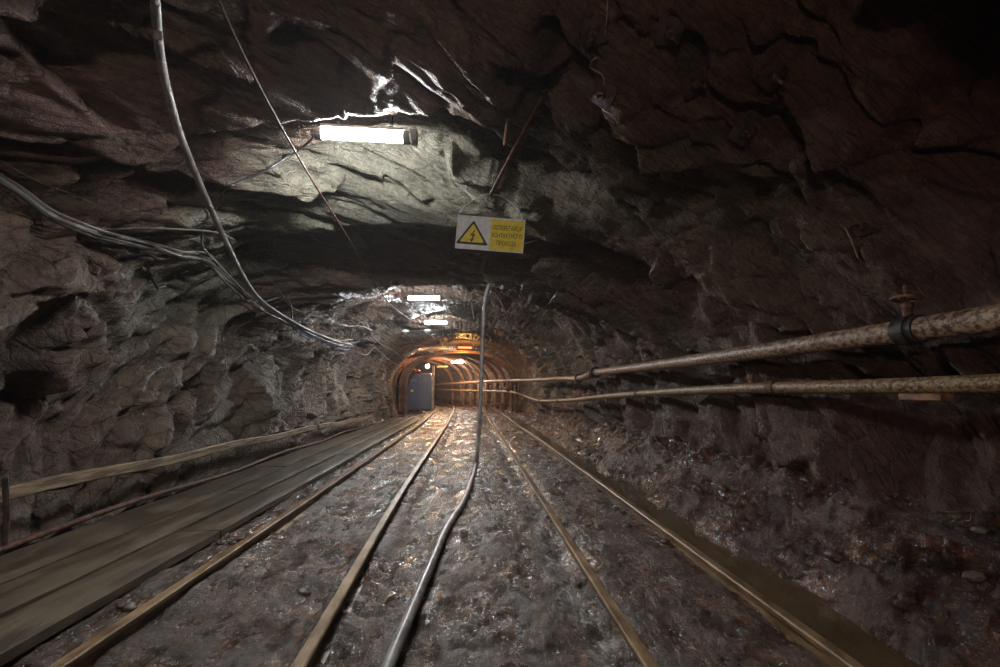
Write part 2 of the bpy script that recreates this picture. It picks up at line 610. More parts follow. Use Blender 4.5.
def facets(p, amp, tilt, seed, crack=0.0, cw=0.08):
    """broken blocks: every cell is a flat face with its own depth and tilt, with open joints between"""
    px, py, pz = p
    bx, by, bz = [np.floor(q).astype(np.int64) for q in p]
    d1 = np.full(px.shape, 1e9, np.float32)
    d2 = np.full(px.shape, 1e9, np.float32)
    h = np.zeros(px.shape, np.float32)
    for i in (-1, 0, 1):
        for j in (-1, 0, 1):
            for k in (-1, 0, 1):
                ix, iy, iz = bx + i, by + j, bz + k
                rx, ry, rz = _r(ix, iy, iz, seed), _r(ix, iy, iz, seed + 1), _r(ix, iy, iz, seed + 2)
                ex, ey, ez = px - (ix + rx), py - (iy + ry), pz - (iz + rz)
                d = (ex * ex + ey * ey + ez * ez).astype(np.float32)
                hh = (_r(ix, iy, iz, seed + 3) - 0.5) * 2 + tilt * ((rx - 0.5) * ey + (ry - 0.5) * ez + (rz - 0.5) * ex) * 4
                new = d < d1
                d2 = np.where(new, d1, np.minimum(d2, d))
                h = np.where(new, hh, h)
                d1 = np.where(new, d, d1)
    out = amp * h
    if crack:
        out = out - crack * (1 - sstep(0, cw, np.sqrt(d2) - np.sqrt(d1)))
    return out


un = X * FN.x + Y * FN.y + Z * FN.z
ua = X * FA.x + Y * FA.y + Z * FA.z
ub = X * FB.x + Y * FB.y + Z * FB.z
wx = 0.16 * noise(X * 1.1, Y * 1.1, Z * 1.1, 201) + 0.05 * noise(X * 4, Y * 4, Z * 4, 204)
wy = 0.16 * noise(X * 1.1, Y * 1.1, Z * 1.1, 202) + 0.05 * noise(X * 4, Y * 4, Z * 4, 205)
wz = 0.10 * noise(X * 1.1, Y * 1.1, Z * 1.1, 203) + 0.04 * noise(X * 4, Y * 4, Z * 4, 206)
fu, fa_, fb_ = un + wz, ua + wx, ub + wy
D = 0.18 * fbm(X * 0.5, Y * 0.5, Z * 0.5, 2, 11) + 0.05 * fbm(X * 1.4, Y * 1.4, Z * 1.4, 4, 21)
D = D + sheets(0.85, 0.13, 0.55, 31, 0.5, 0.90)
D = D + facets((fu * 2.0, fa_ * 0.50, fb_ * 0.80), 0.085, 1.5, 301, 0.030, 0.05)
soft = 0.60 + 0.50 * sstep(-0.15, 0.25, fbm(X * 0.8, Y * 0.8, Z * 0.8, 2, 210))
D = D + facets((fu * 5.6, fa_ * 0.95, fb_ * 1.7), 0.040, 1.5, 311, 0.011, 0.06) * soft
D = D + facets((fu * 14.0, fa_ * 2.4, fb_ * 3.8), 0.015, 1.4, 321, 0.004, 0.10) * soft
D = D + sheets(11.0, 0.022, 2.6, 51, 0.8, 0.80)
D = D + 0.026 * fbm(X * 7, Y * 7, Z * 7, 4, 71)
# open joints between the sheets of slate: long dark cracks
for jf, jw, jd, js in ((1.35, 0.05, 0.15, 501), (2.9, 0.06, 0.09, 511), (6.3, 0.085, 0.045, 521)):
    t = un * jf + 0.55 * noise(X * 0.6, Y * 0.6, Z * 0.6, js) + 0.10 * noise(X * 3, Y * 3, Z * 3, js + 1)
    dist = np.abs(t - np.floor(t) - 0.5)
    kk = np.floor(t)
    gate = sstep(-0.02, 0.22, noise(ua * 0.55 * jf ** 0.5 + kk * 3.7, ub * 0.55 * jf ** 0.5 + kk * 1.9, kk * 0.7, js + 2))
    D = D - jd * gate * np.exp(-(dist / jw) ** 2)
D = D * near
# the roof round the near lamp is even, with the lip of a ledge just in front of it
D = D * (1 - 0.75 * np.exp(-((X + 0.8) / 0.8) ** 2 - ((Y - 3.6) / 0.45) ** 2) * sstep(2.0, 2.6, Z))
# where the photograph shows particular bulges (+) and hollows (-)
FEAT = [
    (90, 320, 0.55, 0.20), (20, 290, 0.4, 0.16), (250, 400, 0.5, 0.12), (70, 225, 0.22, -0.16), (150, 255, 0.22, -0.14), (0, 190, 0.3, -0.12),
    (50, 520, 0.5, -0.16), (130, 490, 0.5, -0.12), (160, 60, 0.35, -0.10),
    (965, 60, 0.45, -0.45), (985, 180, 0.40, -0.30), (880, 170, 0.35, 0.22), (905, 60, 0.25, 0.18), (850, 120, 0.35, 0.12),
    (900, 430, 0.30, -0.20), (985, 440, 0.28, -0.22), (840, 480, 0.40, 0.14), (960, 520, 0.3, 0.12),
    (790, 440, 0.30, -0.05), (720, 200, 0.5, -0.12), (585, 85, 0.18, -0.22), (565, 60, 0.16, -0.20), (610, 120, 0.18, -0.20), (545, 115, 0.2, -0.16),
    (480, 150, 0.3, 0.10), (660, 90, 0.4, 0.12), (470, 60, 0.35, 0.10), (290, 20, 0.3, -0.12),
]
for (fx, fy, fr, fa) in FEAT:
    h = base_hit(fx, fy)
    d2 = (X - h.x) ** 2 + (Y - h.y) ** 2 + (Z - h.z) ** 2
    D = D + fa * np.exp(-d2 / (2 * (fr * 0.7) ** 2))
# long open grooves where the photograph shows them: (points, half-width, depth)
GROOVES = [
    ([(548, 30), (556, 60), (574, 80), (592, 100), (608, 122), (640, 150)], 0.055, 0.20), ([(478, 40), (500, 70), (528, 90), (548, 104)], 0.045, 0.14),
    ([(401, 80), (430, 103), (456, 124), (498, 150), (540, 174), (590, 205)], 0.05, 0.14), ([(520, 100), (545, 125), (590, 165), (640, 205)], 0.05, 0.16),
    ([(420, 30), (450, 70), (480, 100)], 0.035, 0.09), ([(734, 0), (766, 39), (800, 52)], 0.05, 0.16), ([(690, 40), (713, 88), (741, 116), (790, 150)], 0.06, 0.20),
    ([(815, 160), (845, 185), (867, 210), (885, 250)], 0.05, 0.14), ([(650, 165), (702, 196), (741, 224), (770, 260)], 0.045, 0.12), ([(948, 20), (923, 88), (888, 140)], 0.07, 0.20),
    ([(620, 20), (650, 60), (672, 100), (690, 130)], 0.035, 0.10), ([(760, 130), (800, 190), (830, 240)], 0.04, 0.10), ([(600, 180), (660, 240), (700, 300)], 0.06, 0.12),
    ([(21, 42), (63, 66), (84, 95), (130, 126)], 0.05, 0.10), ([(155, 30), (196, 60), (217, 74), (250, 95)], 0.035, 0.09), ([(164, 70), (196, 84), (230, 110)], 0.025, 0.07),
    ([(190, 96), (241, 119), (290, 128)], 0.025, 0.07), ([(280, 21), (308, 42), (340, 63), (352, 84)], 0.05, 0.15), ([(330, 20), (380, 60), (410, 90)], 0.03, 0.08),
    ([(120, 350), (170, 330), (215, 322)], 0.06, 0.10), ([(130, 420), (180, 395), (225, 385), (262, 350)], 0.07, 0.12), ([(200, 440), (240, 420), (250, 380)], 0.05, 0.08),
    ([(60, 240), (85, 290), (110, 340), (95, 400)], 0.05, 0.08), ([(800, 400), (850, 440), (870, 500)], 0.05, 0.10), ([(700, 420), (735, 450), (745, 500)], 0.05, 0.08),
]
for gp_, gw, gd in GROOVES:
    C_ = [base_hit(p.x, p.y) for p in catmull([(a, b, 0) for a, b in gp_], 3)]
    lo_, hi_ = [min(c[i] for c in C_) - 4 * gw for i in range(3)], [max(c[i] for c in C_) + 4 * gw for i in range(3)]
    msk = (X > lo_[0]) & (X < hi_[0]) & (Y > lo_[1]) & (Y < hi_[1]) & (Z > lo_[2]) & (Z < hi_[2])
    q = np.stack([X[msk], Y[msk], Z[msk]], -1)
    q = q + 0.05 * np.stack([wx[msk], wy[msk], wz[msk]], -1) / 0.16
    best = np.full(len(q), 1e9)
    for a, b in zip(C_[:-1], C_[1:]):
        a, b = np.array(a), np.array(b)
        t_ = np.clip(((q - a) @ (b - a)) / max(1e-9, (b - a) @ (b - a)), 0, 1)
        best = np.minimum(best, np.linalg.norm(q - a - t_[:, None] * (b - a), axis=1))
    width = gw * (1 + 0.7 * noise(q[:, 0] * 4, q[:, 1] * 4, q[:, 2] * 4, 601))
    D[msk] = D[msk] - gd * np.exp(-(best / np.maximum(width, 0.015)) ** 2)
# keep a gallery free: the rock never comes in further than this
D = np.clip(D, -0.75, 0.40)
# an unseen bulge added to the right wall, to shade the rock beyond it
PYS = np.array([p.y for p in UP[::1] + UP2[1:]])
PXS = np.array([max(p.x, q.x) for p, q in zip(UP + UP2[1:], UP + UP2[1:])])
LYS, LXS = np.array([p.y for p in LP]), np.array([p.x for p in LP])
limx = np.maximum(np.interp(Y, PYS, PXS), np.interp(Y, LYS, LXS)) + 0.17
lim = (BX - limx) / np.maximum(-IX, 0.3)
inz = sstep(0.50, 0.75, Z) * (1 - sstep(1.66, 1.95, Z)) * (IX < -0.2)
D = np.where(inz > 0, np.minimum(D, lim * inz + 0.5 * (1 - inz)), D)
D = D - 0.24 * np.exp(-((Y - 5.8) / 0.9) ** 2) * sstep(0.1, -1.5, X) * sstep(1.6, 2.1, Z) 
D = np.where((Y > 4.9) & (Y < 7.6) & (Z > 2.5), np.minimum(D, 0.03 + 0.25 * sstep(0.3, 1.4, X) + 0.2 * D.clip(0)), D)
D = np.where((Y > 7.6) & (Y < 10) & (Z > 2.5) & (X < 0.6), np.minimum(D, 0.10), D)
left_foot = (Z < 0.45) & (IX > 0.2) & (Y > 0.5) & (Y < 20)
D = np.where(left_foot, np.minimum(D, (-2.99 - BX) / np.maximum(IX, 0.3)), D)
for (lx, ly) in ((-0.97, 10.3), (-0.98, 14.2), (-0.3, 20.0)):     # head-room over the lamps
    D = D - 0.16 * np.exp(-((X - lx) / 0.8) ** 2 - ((Y - ly) / 0.9) ** 2) * sstep(2.3, 2.7, Z)
D = D + 0.85 * np.exp(-((Y - 0.95) / 0.50) ** 2 - ((Z - 2.9) / 0.75) ** 2) * sstep(1.0, 2.2, X)  # bulge added out of view so that the right wall falls into shade
for _ in range(1):                             # take the saw-teeth off the steps
    D[1:-1] = (D[:-2] + 2 * D[1:-1] + D[2:]) / 4
    D[:, 1:-1] = (D[:, :-2] + 2 * D[:, 1:-1] + D[:, 2:]) / 4
VX, VZ = BX + IX * D, BZ + IZ * D
PV = np.stack([VX, YY, VZ], -1)
PV[..., 1] += 0.05 * noise(X * 2.1, Y * 2.1, Z * 2.1, 81) * near
# normals of the whole shell, shared by the three pieces so that the joints do not show
du = np.gradient(PV, axis=0)
dv = np.gradient(PV, axis=1)
NN = np.cross(dv, du)
NN /= np.linalg.norm(NN, axis=-1)[..., None] + 1e-12


def grid_object(name, V, N, mat):
    r, c = V.shape[:2]
    idx = np.arange(r * c).reshape(r, c)
    q = np.stack([idx[:-1, :-1], idx[:-1, 1:], idx[1:, 1:], idx[1:, :-1]], -1).reshape(-1, 4)
    me = bpy.data.meshes.new(name)
    me.vertices.add(r * c)
    me.vertices.foreach_set('co', V.reshape(-1).astype(np.float32))
    me.loops.add(q.size)
    me.loops.foreach_set('vertex_index', q.reshape(-1).astype(np.int32))
    me.polygons.add(len(q))
    me.polygons.foreach_set('loop_start', np.arange(0, q.size, 4, dtype=np.int32))
    me.update(calc_edges=True)
    me.polygons.foreach_set('use_smooth', np.ones(len(q), dtype=bool))
    if N is not None:
        me.normals_split_custom_set_from_vertices(N.reshape(-1, 3).astype(np.float32))
    me.materials.append(mat)
    o = bpy.data.objects.new(name, me)
    COL.objects.link(o)
    return o


jl = int(np.searchsorted(-TH, -R(128)))
jr = int(np.searchsorted(-TH, -R(44)))
for nm, a, b in (('wall_left', 0, jl), ('ceiling', jl, jr), ('wall_right', jr, NT_ - 1)):
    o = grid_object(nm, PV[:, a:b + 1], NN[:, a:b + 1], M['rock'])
    o['kind'] = 'structure'

step = 2
fi, fj = np.arange(0, len(Y1), step), np.arange(0, NT_, step)
sv = [Vector(PV[i, j]) for i in fi for j in fj]
nj = len(fj)
sf = [(a * nj + b, a * nj + b + 1, (a + 1) * nj + b + 1, (a + 1) * nj + b) for a in range(len(fi) - 1) for b in range(nj - 1)]
SHELL = BVHTree.FromPolygons(sv, sf)


def on_rock(px, py, off=0.03):
    """the rock point seen at a pixel, moved off the rock by a distance; and the rock's inward normal"""
    d = ray(px, py)
    h, n, i, t = SHELL.ray_cast(EYE, d)
    if h is None:
        h = at_y(px, py, 20)
        n = -d
    if n.dot(d) > 0:
        n = -n
    return h + n * off, n


def rock_pt(px, py, off=0.03):
    return on_rock(px, py, off)[0]


# ------------------------------------------------------------------ floor
FYs = []
y = 0.9
while y < 45:
    FYs.append(y)
    y += max(0.014, 0.0062 * y)
FYs = np.array(list(np.arange(-8, 0.9, 0.12)) + FYs)
FXs = np.linspace(-3.6, 3.5, 460)
GX, GY = np.meshgrid(FXs, FYs, indexing='xy')
LX = GX
GXc = GX + np.where(GY > 19.5, centre(GY) + 0.27, 0)


def floor_z(x, y):
    z = floor_rise(y)
    z = z + 0.030 * fbm(x * 1.3, y * 0.8, 0 * x, 3, 5) + 0.020 * fbm(x * 6, y * 4.2, 0 * x + 3, 4, 6) + 0.010 * fbm(x * 17, y * 11, 0 * x + 7, 3, 18)
    # wheel-churned crosswise ribs between the rails
    rib = np.sin(y * 2 * math.pi / 0.62 + 1.2 * noise(x, y, 0 * x, 8))
    inl = sstep(-1.50, -1.35, x) * (1 - sstep(-0.85, -0.70, x))
    z = z + 0.010 * rib * inl
    # middle ridge between the tracks and a trampled furrow left of the right-hand track
    z = z + 0.035 * np.exp(-((x - 0.08) / 0.33) ** 2)
    z = z - 0.045 * np.exp(-((x - 0.60) / 0.07) ** 2) * (0.6 + 0.8 * noise(x * 2, y * 1.5, 0 * x, 9))
    z = z - 0.035 * np.exp(-((x + 0.50) / 0.06) ** 2)
    # mud banked up against the two left-hand rails
    z = z + 0.034 * np.exp(-((x + 0.66) / 0.13) ** 2) + 0.030 * np.exp(-((x + 1.50) / 0.12) ** 2)
    # right-hand track lies silted up, then the drain channel, then the rubble apron
    z = z + 0.030 * sstep(0.72, 0.80, x) * (1 - sstep(1.36, 1.44, x))
    z = z - 0.10 * sstep(1.50, 1.60, x) * (1 - sstep(1.80, 2.05, x + 0.25 * noise(x * 0, y * 0.9, 0 * x, 12)))
    ap = sstep(1.85, 2.75, x + 0.18 * noise(x * 1.2, y * 1.2, 0 * x, 13))
    z = z + ap * (0.42 + 0.12 * fbm(x * 2.2, y * 2.2, 0 * x, 4, 14)) * (1 - 0.6 * sstep(12, 20, y))
    z = z + ap * 0.05 * fbm(x * 9, y * 9, 0 * x, 3, 15)
    cl = facets((x * 7.0, y * 5.0, x * 0 + 0.5), 0.010, 0.9, 401, 0.006, 0.2) + facets((x * 17.0, y * 12.0, x * 0 + 0.5), 0.006, 0.9, 411)
    z = z + cl * (0.6 + 1.2 * sstep(1.7, 2.2, x))
    # ballast between walkway and left-hand rail, and the wall foot
    z = z + 0.03 * np.exp(-((x + 1.72) / 0.09) ** 2) * (1 + noise(x * 7, y * 7, 0 * x, 16))
    z = z - 0.05 * sstep(-1.88, -1.95, x)
    z = z + 0.16 * sstep(-2.92, -3.2, x) * (1 + fbm(x * 3, y * 3, 0 * x, 3, 17))
    return z


GZ = floor_z(LX, GY)
FV = np.stack([GXc, GY, GZ], -1)
fl = grid_object('floor', FV, None, M['mud'])
fl['kind'] = 'structure'
FLOOR = BVHTree.FromPolygons([Vector(p) for p in FV[::2, ::2].reshape(-1, 3)],
                             [(a * 230 + b, a * 230 + b + 1, (a + 1) * 230 + b + 1, (a + 1) * 230 + b)
                              for a in range(len(FYs[::2]) - 1) for b in range(229)])


def ground(x, y):
    h = FLOOR.ray_cast(Vector((x, y, 2.0)), Vector((0, 0, -1)))
    return h[0].z if h[0] else 0.0


# drain water beside the right-hand track
wv, wf = [], []
wys = np.linspace(1.0, 17.0, 60)
for i, yy in enumerate(wys):
    for j in range(6):
        xx = 1.50 + j * 0.13
        wv.append((xx, yy, -0.052 + float(floor_rise(yy))))
for i in range(len(wys) - 1):
    for j in range(5):
        wf.append((i * 6 + j, i * 6 + j + 1, i * 6 + 7 + j, i * 6 + 6 + j))
w = MB().add(wv, wf).build('drain_water', M['water'])
tag(w, 'strip of still brown water lying along the outer rail of the right track', 'water')

# ------------------------------------------------------------------ rails
RAILP = [(-0.045, 0), (0.045, 0), (0.045, 0.010), (0.010, 0.020), (0.009, 0.072), (0.027, 0.082), (0.028, 0.100), (0.022, 0.106),
         (-0.022, 0.106), (-0.028, 0.100), (-0.027, 0.082), (-0.009, 0.072), (-0.010, 0.020), (-0.045, 0.010)]


def rail(px_pts, ztop, label, off=0.0):
    ctrl = [at_z(px, py, ztop) for (px, py) in px_pts]
    pts = []
    for p in catmull(ctrl, 10):
        pts.append(Vector((p.x, p.y, ztop - 0.106 + float(floor_rise(p.y)))))
    # run on towards (and past) the camera
    d = (pts[1] - pts[0]).normalized()
    pts = [pts[0] - d * 1.2] + pts
    o = MB().sweep(pts, RAILP).build('rail', M['rail'])
    tag(o, label, 'rail', 'rails of the two tracks')
    return pts


def xline(pairs, ztop):
    return [(p) for p in pairs]


def rail3(ctrl, ztop, label):
    pts = [Vector((p[0], p[1], ztop - 0.106 + float(floor_rise(p[1])))) for p in catmull([(a, b, 0) for a, b in ctrl], 14)]
    o = MB().sweep(pts, RAILP).build('rail', M['rail'])
    # joint plates clamped to the web where two lengths meet
    tag(o, label, 'rail', 'rails of the two tracks')
    return o, pts


RL = [([(-1.50, 0.6), (-1.50, 3), (-1.50, 8), (-1.50, 14), (-1.50, 20), (-1.56, 23.5), (-1.9, 26), (-2.9, 30)], 0.105, 'muddy rust-brown rail next to the plank walkway'),
      ([(-0.60, 0.6), (-0.62, 2), (-0.68, 5), (-0.69, 9), (-0.70, 14), (-0.72, 20), (-0.90, 25), (-1.9, 30)], 0.110, 'shiny worn rail between the walkway track and the loose hose'),
      ([(0.70, 0.6), (0.70, 3), (0.70, 8), (0.68, 14), (0.60, 20), (0.20, 25), (-0.6, 30)], 0.052, 'rail sunk in mud, with a trampled white furrow along it'),
      ([(1.46, 0.6), (1.46, 3), (1.47, 8), (1.43, 14), (1.28, 20), (0.95, 25), (0.2, 30)], 0.070, 'thin brown rail edging the water strip')]
for ctrl, zt, lab in RL:
    o, pts = rail3(ctrl, zt, lab)

# ------------------------------------------------------------------ walkway boards
rows = [(-2.13, -1.84, 'row next to the track'), (-2.46, -2.145, 'middle row'), (-2.90, -2.475, 'row next to the rock wall')]
cuts = [[0.3, 3.95, 8.3, 13.6, 19.2], [0.3, 5.4, 10.9, 15.7, 19.2], [0.3, 7.0, 12.2, 17.0, 19.2]]
place = ['at the near end', 'second from the near end', 'third from the near end', 'at the far end']
for ri, (xa, xb, rn) in enumerate(rows):
    for ci_ in range(4):
        ya, yb = cuts[ri][ci_] + 0.012, cuts[ri][ci_ + 1] - 0.012
        zt = 0.085 + 0.008 * ri + random.uniform(-0.006, 0.006)
        V, Fc = [], []
        nyy, nxx = max(8, int((yb - ya) / 0.12)), 6
        for i in range(nyy + 1):
            for j in range(nxx + 1):
                yy = ya + (yb - ya) * i / nyy
                xx = xa + (xb - xa) * j / nxx
                wob = 0.012 * float(noise(np.array(yy * 2.3), np.array(ri * 9.1 + (0 if j < 3 else 4)), np.array(0.3), 90))
                ex = wob if j in (0, nxx) else 0
                dz = -0.014 if j in (0, nxx) or i in (0, nyy) else 0.006 * float(noise(np.array(xx * 4), np.array(yy * 2), np.array(0.7), 91))
                V.append((xx + ex, yy, zt + dz))
        nn = len(V)
        top = list(V)
        for p in top:
            V.append((p[0], p[1], zt - 0.06))
        c = nxx + 1
        for i in range(nyy):
            for j in range(nxx):
                a = i * c + j
                Fc.append((a, a + 1, a + c + 1, a + c))
                Fc.append((nn + a, nn + a + c, nn + a + c + 1, nn + a + 1))
        ring = [j for j in range(c)] + [i * c + nxx for i in range(1, nyy + 1)] + [nyy * c + j for j in range(nxx - 1, -1, -1)] + [i * c for i in range(nyy - 1, 0, -1)]
        for k in range(len(ring)):
            a, b = ring[k], ring[(k + 1) % len(ring)]
            Fc.append((b, a, nn + a, nn + b))
        o = MB().add(V, Fc).build('walkway_board', M['slab'])
        tag(o, f'long muddy grey-brown walkway board, {rn}, {place[ci_]}', 'board', 'boards of the walkway')

# ------------------------------------------------------------------ low timber rail and pipe along the left wall
def beam(path, w_, h_, name, mat, parent):
    prof = [(-w_ / 2, -h_ / 2 + .008), (-w_ / 2 + .008, -h_ / 2), (w_ / 2 - .008, -h_ / 2), (w_ / 2, -h_ / 2 + .008), (w_ / 2, h_ / 2 - .008), (w_ / 2 - .008, h_ / 2), (-w_ / 2 + .008, h_ / 2), (-w_ / 2, h_ / 2 - .008)]
    return MB().sweep(path, prof).build(name, mat, parent)


for ends, lab in (((( -20, 500), (316, 427.5)), 'long low timber handrail at the foot of the rock wall, near length'),
                  (((318, 427), (372, 417.5)), 'short far length of the low timber handrail by the rock wall')):
    a, b = at_x(*ends[0], -2.86), at_x(*ends[1], -2.80)
    r = empty('timber_handrail', (a.x, a.y, 0), lab, 'handrail', 'low timber handrail')
    r0 = Vector((a.x, a.y, 0))
    pth = [a.lerp(b, t / 14) + Vector((0, 0, 0.012 * math.sin(t * 1.1))) - r0 for t in range(15)]
    beam(pth, 0.045, 0.085, 'board', M['wood'], r)
    for t in ((0.12, 0.42, 0.75, 0.97) if b.y > 8 and a.y < 5 else (0.1, 0.9)):
        q = a.lerp(b, t) - r0
        MB().tube([q + Vector((0.0, 0, -0.03)), q + Vector((-0.10, 0, -0.06)), q + Vector((-0.45, 0, -0.10))], 0.016, 8).build('arm', M['bolt'], r)
p0 = at_z(20, 545, 0.10)
pp = [Vector((-2.935, yy, 0.115 + 0.02 * math.sin(yy * 1.7) + float(floor_rise(yy)))) for yy in np.linspace(1.5, 15, 30)]
o = MB().tube(pp, 0.022, 10).build('drain_pipe', M['rust'])
tag(o, 'thin rusty pipe lying along the wall side of the walkway', 'pipe')
po = MB().tube([at_x(5, 545, -2.78), at_x(7, 510, -2.78), at_x(5, 478, -2.78)], 0.016, 8)
o = po.build('steel_stake', M['bolt'])
tag(o, 'thin dark upright stake at the near end of the low handrail', 'stake')

# ------------------------------------------------------------------ pipes on the right wall
def pipe_path(pts, n=10):
    return catmull(pts, n)


up_root = empty('water_pipe', (UP[1].x, UP[1].y, UP[1].z), 'thick upper rust-flecked pale pipe with a valve on the rock wall', 'pipe', 'pipes on the rock wall')
org = Vector(up_root.location)
U_ = lambda L_: [Vector(p) - org for p in L_]
MB().tube(U_([UP[0] + Vector((0, -5.0, 0.0)), UP[0] + Vector((0, -2.0, 0.0))] + [UP[0].lerp(UP[-1], t / 24) + Vector((0, 0, -0.015 * math.sin(t / 24 * math.pi))) for t in range(25)]), 0.070, 20).build('pipe_length', M['pipe'], up_root)
MB().tube(U_(catmull(UP2, 10)), 0.066, 16).build('pipe_length', M['pipe'], up_root)
# flanged coupling at the bend
t = (UP[-1] - UP[0]).normalized()
c = UP[-1] - org
fb = MB()
for s_ in (-0.05, 0.05):
    fb.cyl(c + t * (s_ - 0.018), c + t * (s_ + 0.018), 0.118, 20)
for k in range(6):
    a = k * math.pi / 3
    e = t.orthogonal().normalized()
    q = c + (e * math.cos(a) + t.cross(e) * math.sin(a)) * 0.095
    fb.cyl(q - t * 0.09, q + t * 0.09, 0.011, 6)
fb.build('flange', M['darksteel'], up_root)
c2 = UP2[1] - org
MB().cyl(c2 - t * 0.02 + Vector((0, .1, 0)), c2 + t * 0.02 + Vector((0, .1, 0)), 0.10, 18).build('flange', M['darksteel'], up_root)
# dark clamp with valve
ax = (UP[0] - UP[-1]).normalized()


def along(px):
    best = min(range(400), key=lambda k: abs(proj(UP[0].lerp(UP[-1], k / 399))[0] - px))
    return UP[0].lerp(UP[-1], best / 399) + Vector((0, 0, -0.015 * math.sin(best / 399 * math.pi)))


def proj(p):
    q = CM.transposed() @ (Vector(p) - EYE)
    return 500 + F * q.x / -q.z, 333.5 - F * q.y / -q.z


v0 = along(911) - org
cl = MB().cyl(v0 - ax * 0.075, v0 + ax * 0.075, 0.083, 20)
cl.cyl(v0 - ax * 0.030, v0 + ax * 0.030, 0.092, 20)
cl.build('clamp', M['darksteel'], up_root)
vb = MB().cyl(v0 + Vector((-.01, 0, 0.05)), v0 + Vector((-.01, 0, 0.14)), 0.026, 14)
vb.cyl(v0 + Vector((-.01, 0, 0.135)), v0 + Vector((-.01, 0, 0.16)), 0.034, 6)
vb.cyl(v0 + Vector((-.01, 0, 0.15)), v0 + Vector((-.01, 0, 0.27)), 0.010, 8)
valve = vb.build('valve', M['rust'], up_root)
hw = MB().torus(v0 + Vector((-.01, 0, 0.19)), (0.12, 0.05, 1), 0.072, 0.009, 26, 8)
for k in range(3):
    a = k * math.pi / 3 + 0.3
    d = Vector((math.cos(a), math.sin(a), 0)) * 0.072
    hw.cyl(v0 + Vector((-.01, 0, .19)) - d, v0 + Vector((-.01, 0, .19)) + d, 0.007, 6)
hw.build('handwheel', M['archrust'], valve)
# wall brackets (hook bolts into the rock)
def bracket(p, r, root, o_):
    b = MB()
    b.tube([p - o_ + Vector((0.62, 0, 0.06)), p - o_ + Vector((r + 0.02, 0, 0.0)), p - o_ + Vector((r * 0.5, 0, -r * 0.5))], 0.012, 8)
    return b.build('bracket', M['bolt'], root)


for px in (965, 800, 690):
    bracket(along(px), 0.072, up_root, org)

lp_root = empty('water_pipe', tuple(LP[1]), 'thinner lower ochre pipe with a stub on top, sagging along the rock wall', 'pipe', 'pipes on the rock wall')
org2 = Vector(lp_root.location)
lpath = [p - org2 for p in catmull(LP, 10)]
MB().tube([lpath[0] + Vector((0, -5.0, 0)), lpath[0] + Vector((0, -2.0, 0))] + lpath, 0.050, 18).build('pipe_length', M['pipe2'], lp_root)


def along2(px):
    return min(lpath, key=lambda p: abs(proj(p + org2)[0] - px))


q = along2(755)
st = MB().cyl(q + Vector((0, 0, 0.02)), q + Vector((0, 0, 0.105)), 0.020, 10)
st.cyl(q + Vector((0, 0, 0.085)), q + Vector((0, 0, 0.125)), 0.032, 6)
st.build('stub', M['archrust'], lp_root)
d_ = Vector((0, 1, 0))
for px in (770, 640, 560, 540):
    q = along2(px)
    MB().cyl(q - d_ * 0.05, q + d_ * 0.05, 0.060, 16).build('coupling', M['rust'], lp_root)
q = along2(579)
MB().cyl(q, q + Vector((0, 0, 0.15)), 0.018, 8).build('stub', M['orange'], lp_root)
for px in (880, 700):
    bracket(along2(px) + org2, 0.052, lp_root, org2)
# wooden block wedged under the lower pipe
q = at_x(924, 397, 2.64)
o = MB().bevbox((0, 0, 0), (0.30, 0.07, 0.042), 0.006, Euler((0, 0, R(86))).to_matrix()).build('wooden_wedge', M['archrust'], None)
o.location = q
tag(o, 'small reddish wooden block under the lower pipe', 'wooden block')

# ------------------------------------------------------------------ lamps
def make_lamp(length=0.60, mat='cool'):
    """tubular lamp hung lengthways along x, origin at its middle"""
    root = bpy.data.objects.new('tunnel_lamp', None)
    COL.objects.link(root)
    h = length / 2
    k = MB()
    prof = [(-0.055, 0.028), (-0.05, 0.05), (0.05, 0.05), (0.055, 0.028), (0.042, 0.028), (0.040, 0.040), (-0.040, 0.040), (-0.042, 0.028)]
    k.sweep([Vector((-h, 0, 0)), Vector((h, 0, 0))], prof)
    k.build('housing', M['housing'], root)
    MB().tube([Vector((-h + .01, 0, -0.004)), Vector((h - .01, 0, -0.004))], 0.036, 16).build('glowing_tube', M[mat], root)
    for s in (-1, 1):
        e = MB().cyl((s * (h - 0.005), 0, 0), (s * (h + 0.045), 0, 0), 0.048, 16)
        e.cyl((s * (h + 0.04), 0, 0), (s * (h + 0.075), 0, 0), 0.024, 12)
        e.build('end_cap', M['housing'], root)
        b = MB().box((s * h * 0.7, 0, 0.056), (0.03, 0.09, 0.012))
        b.cyl((s * h * 0.7, 0, 0.055), (s * h * 0.7, 0, 0.30), 0.006, 8)
        b.build('hanger', M['darksteel'], root)
    return root


def lit(root, power):
    d = bpy.data.lights.new('lamp_light', 'POINT')
    d.energy = power
    d.color = (1.0, 0.47, 0.12)
    d.shadow_soft_size = 0.035
    o = bpy.data.objects.new('lamp_light', d)
    COL.objects.link(o)
    o.parent = root
    o.location = (0, 0, -0.085)
    return root


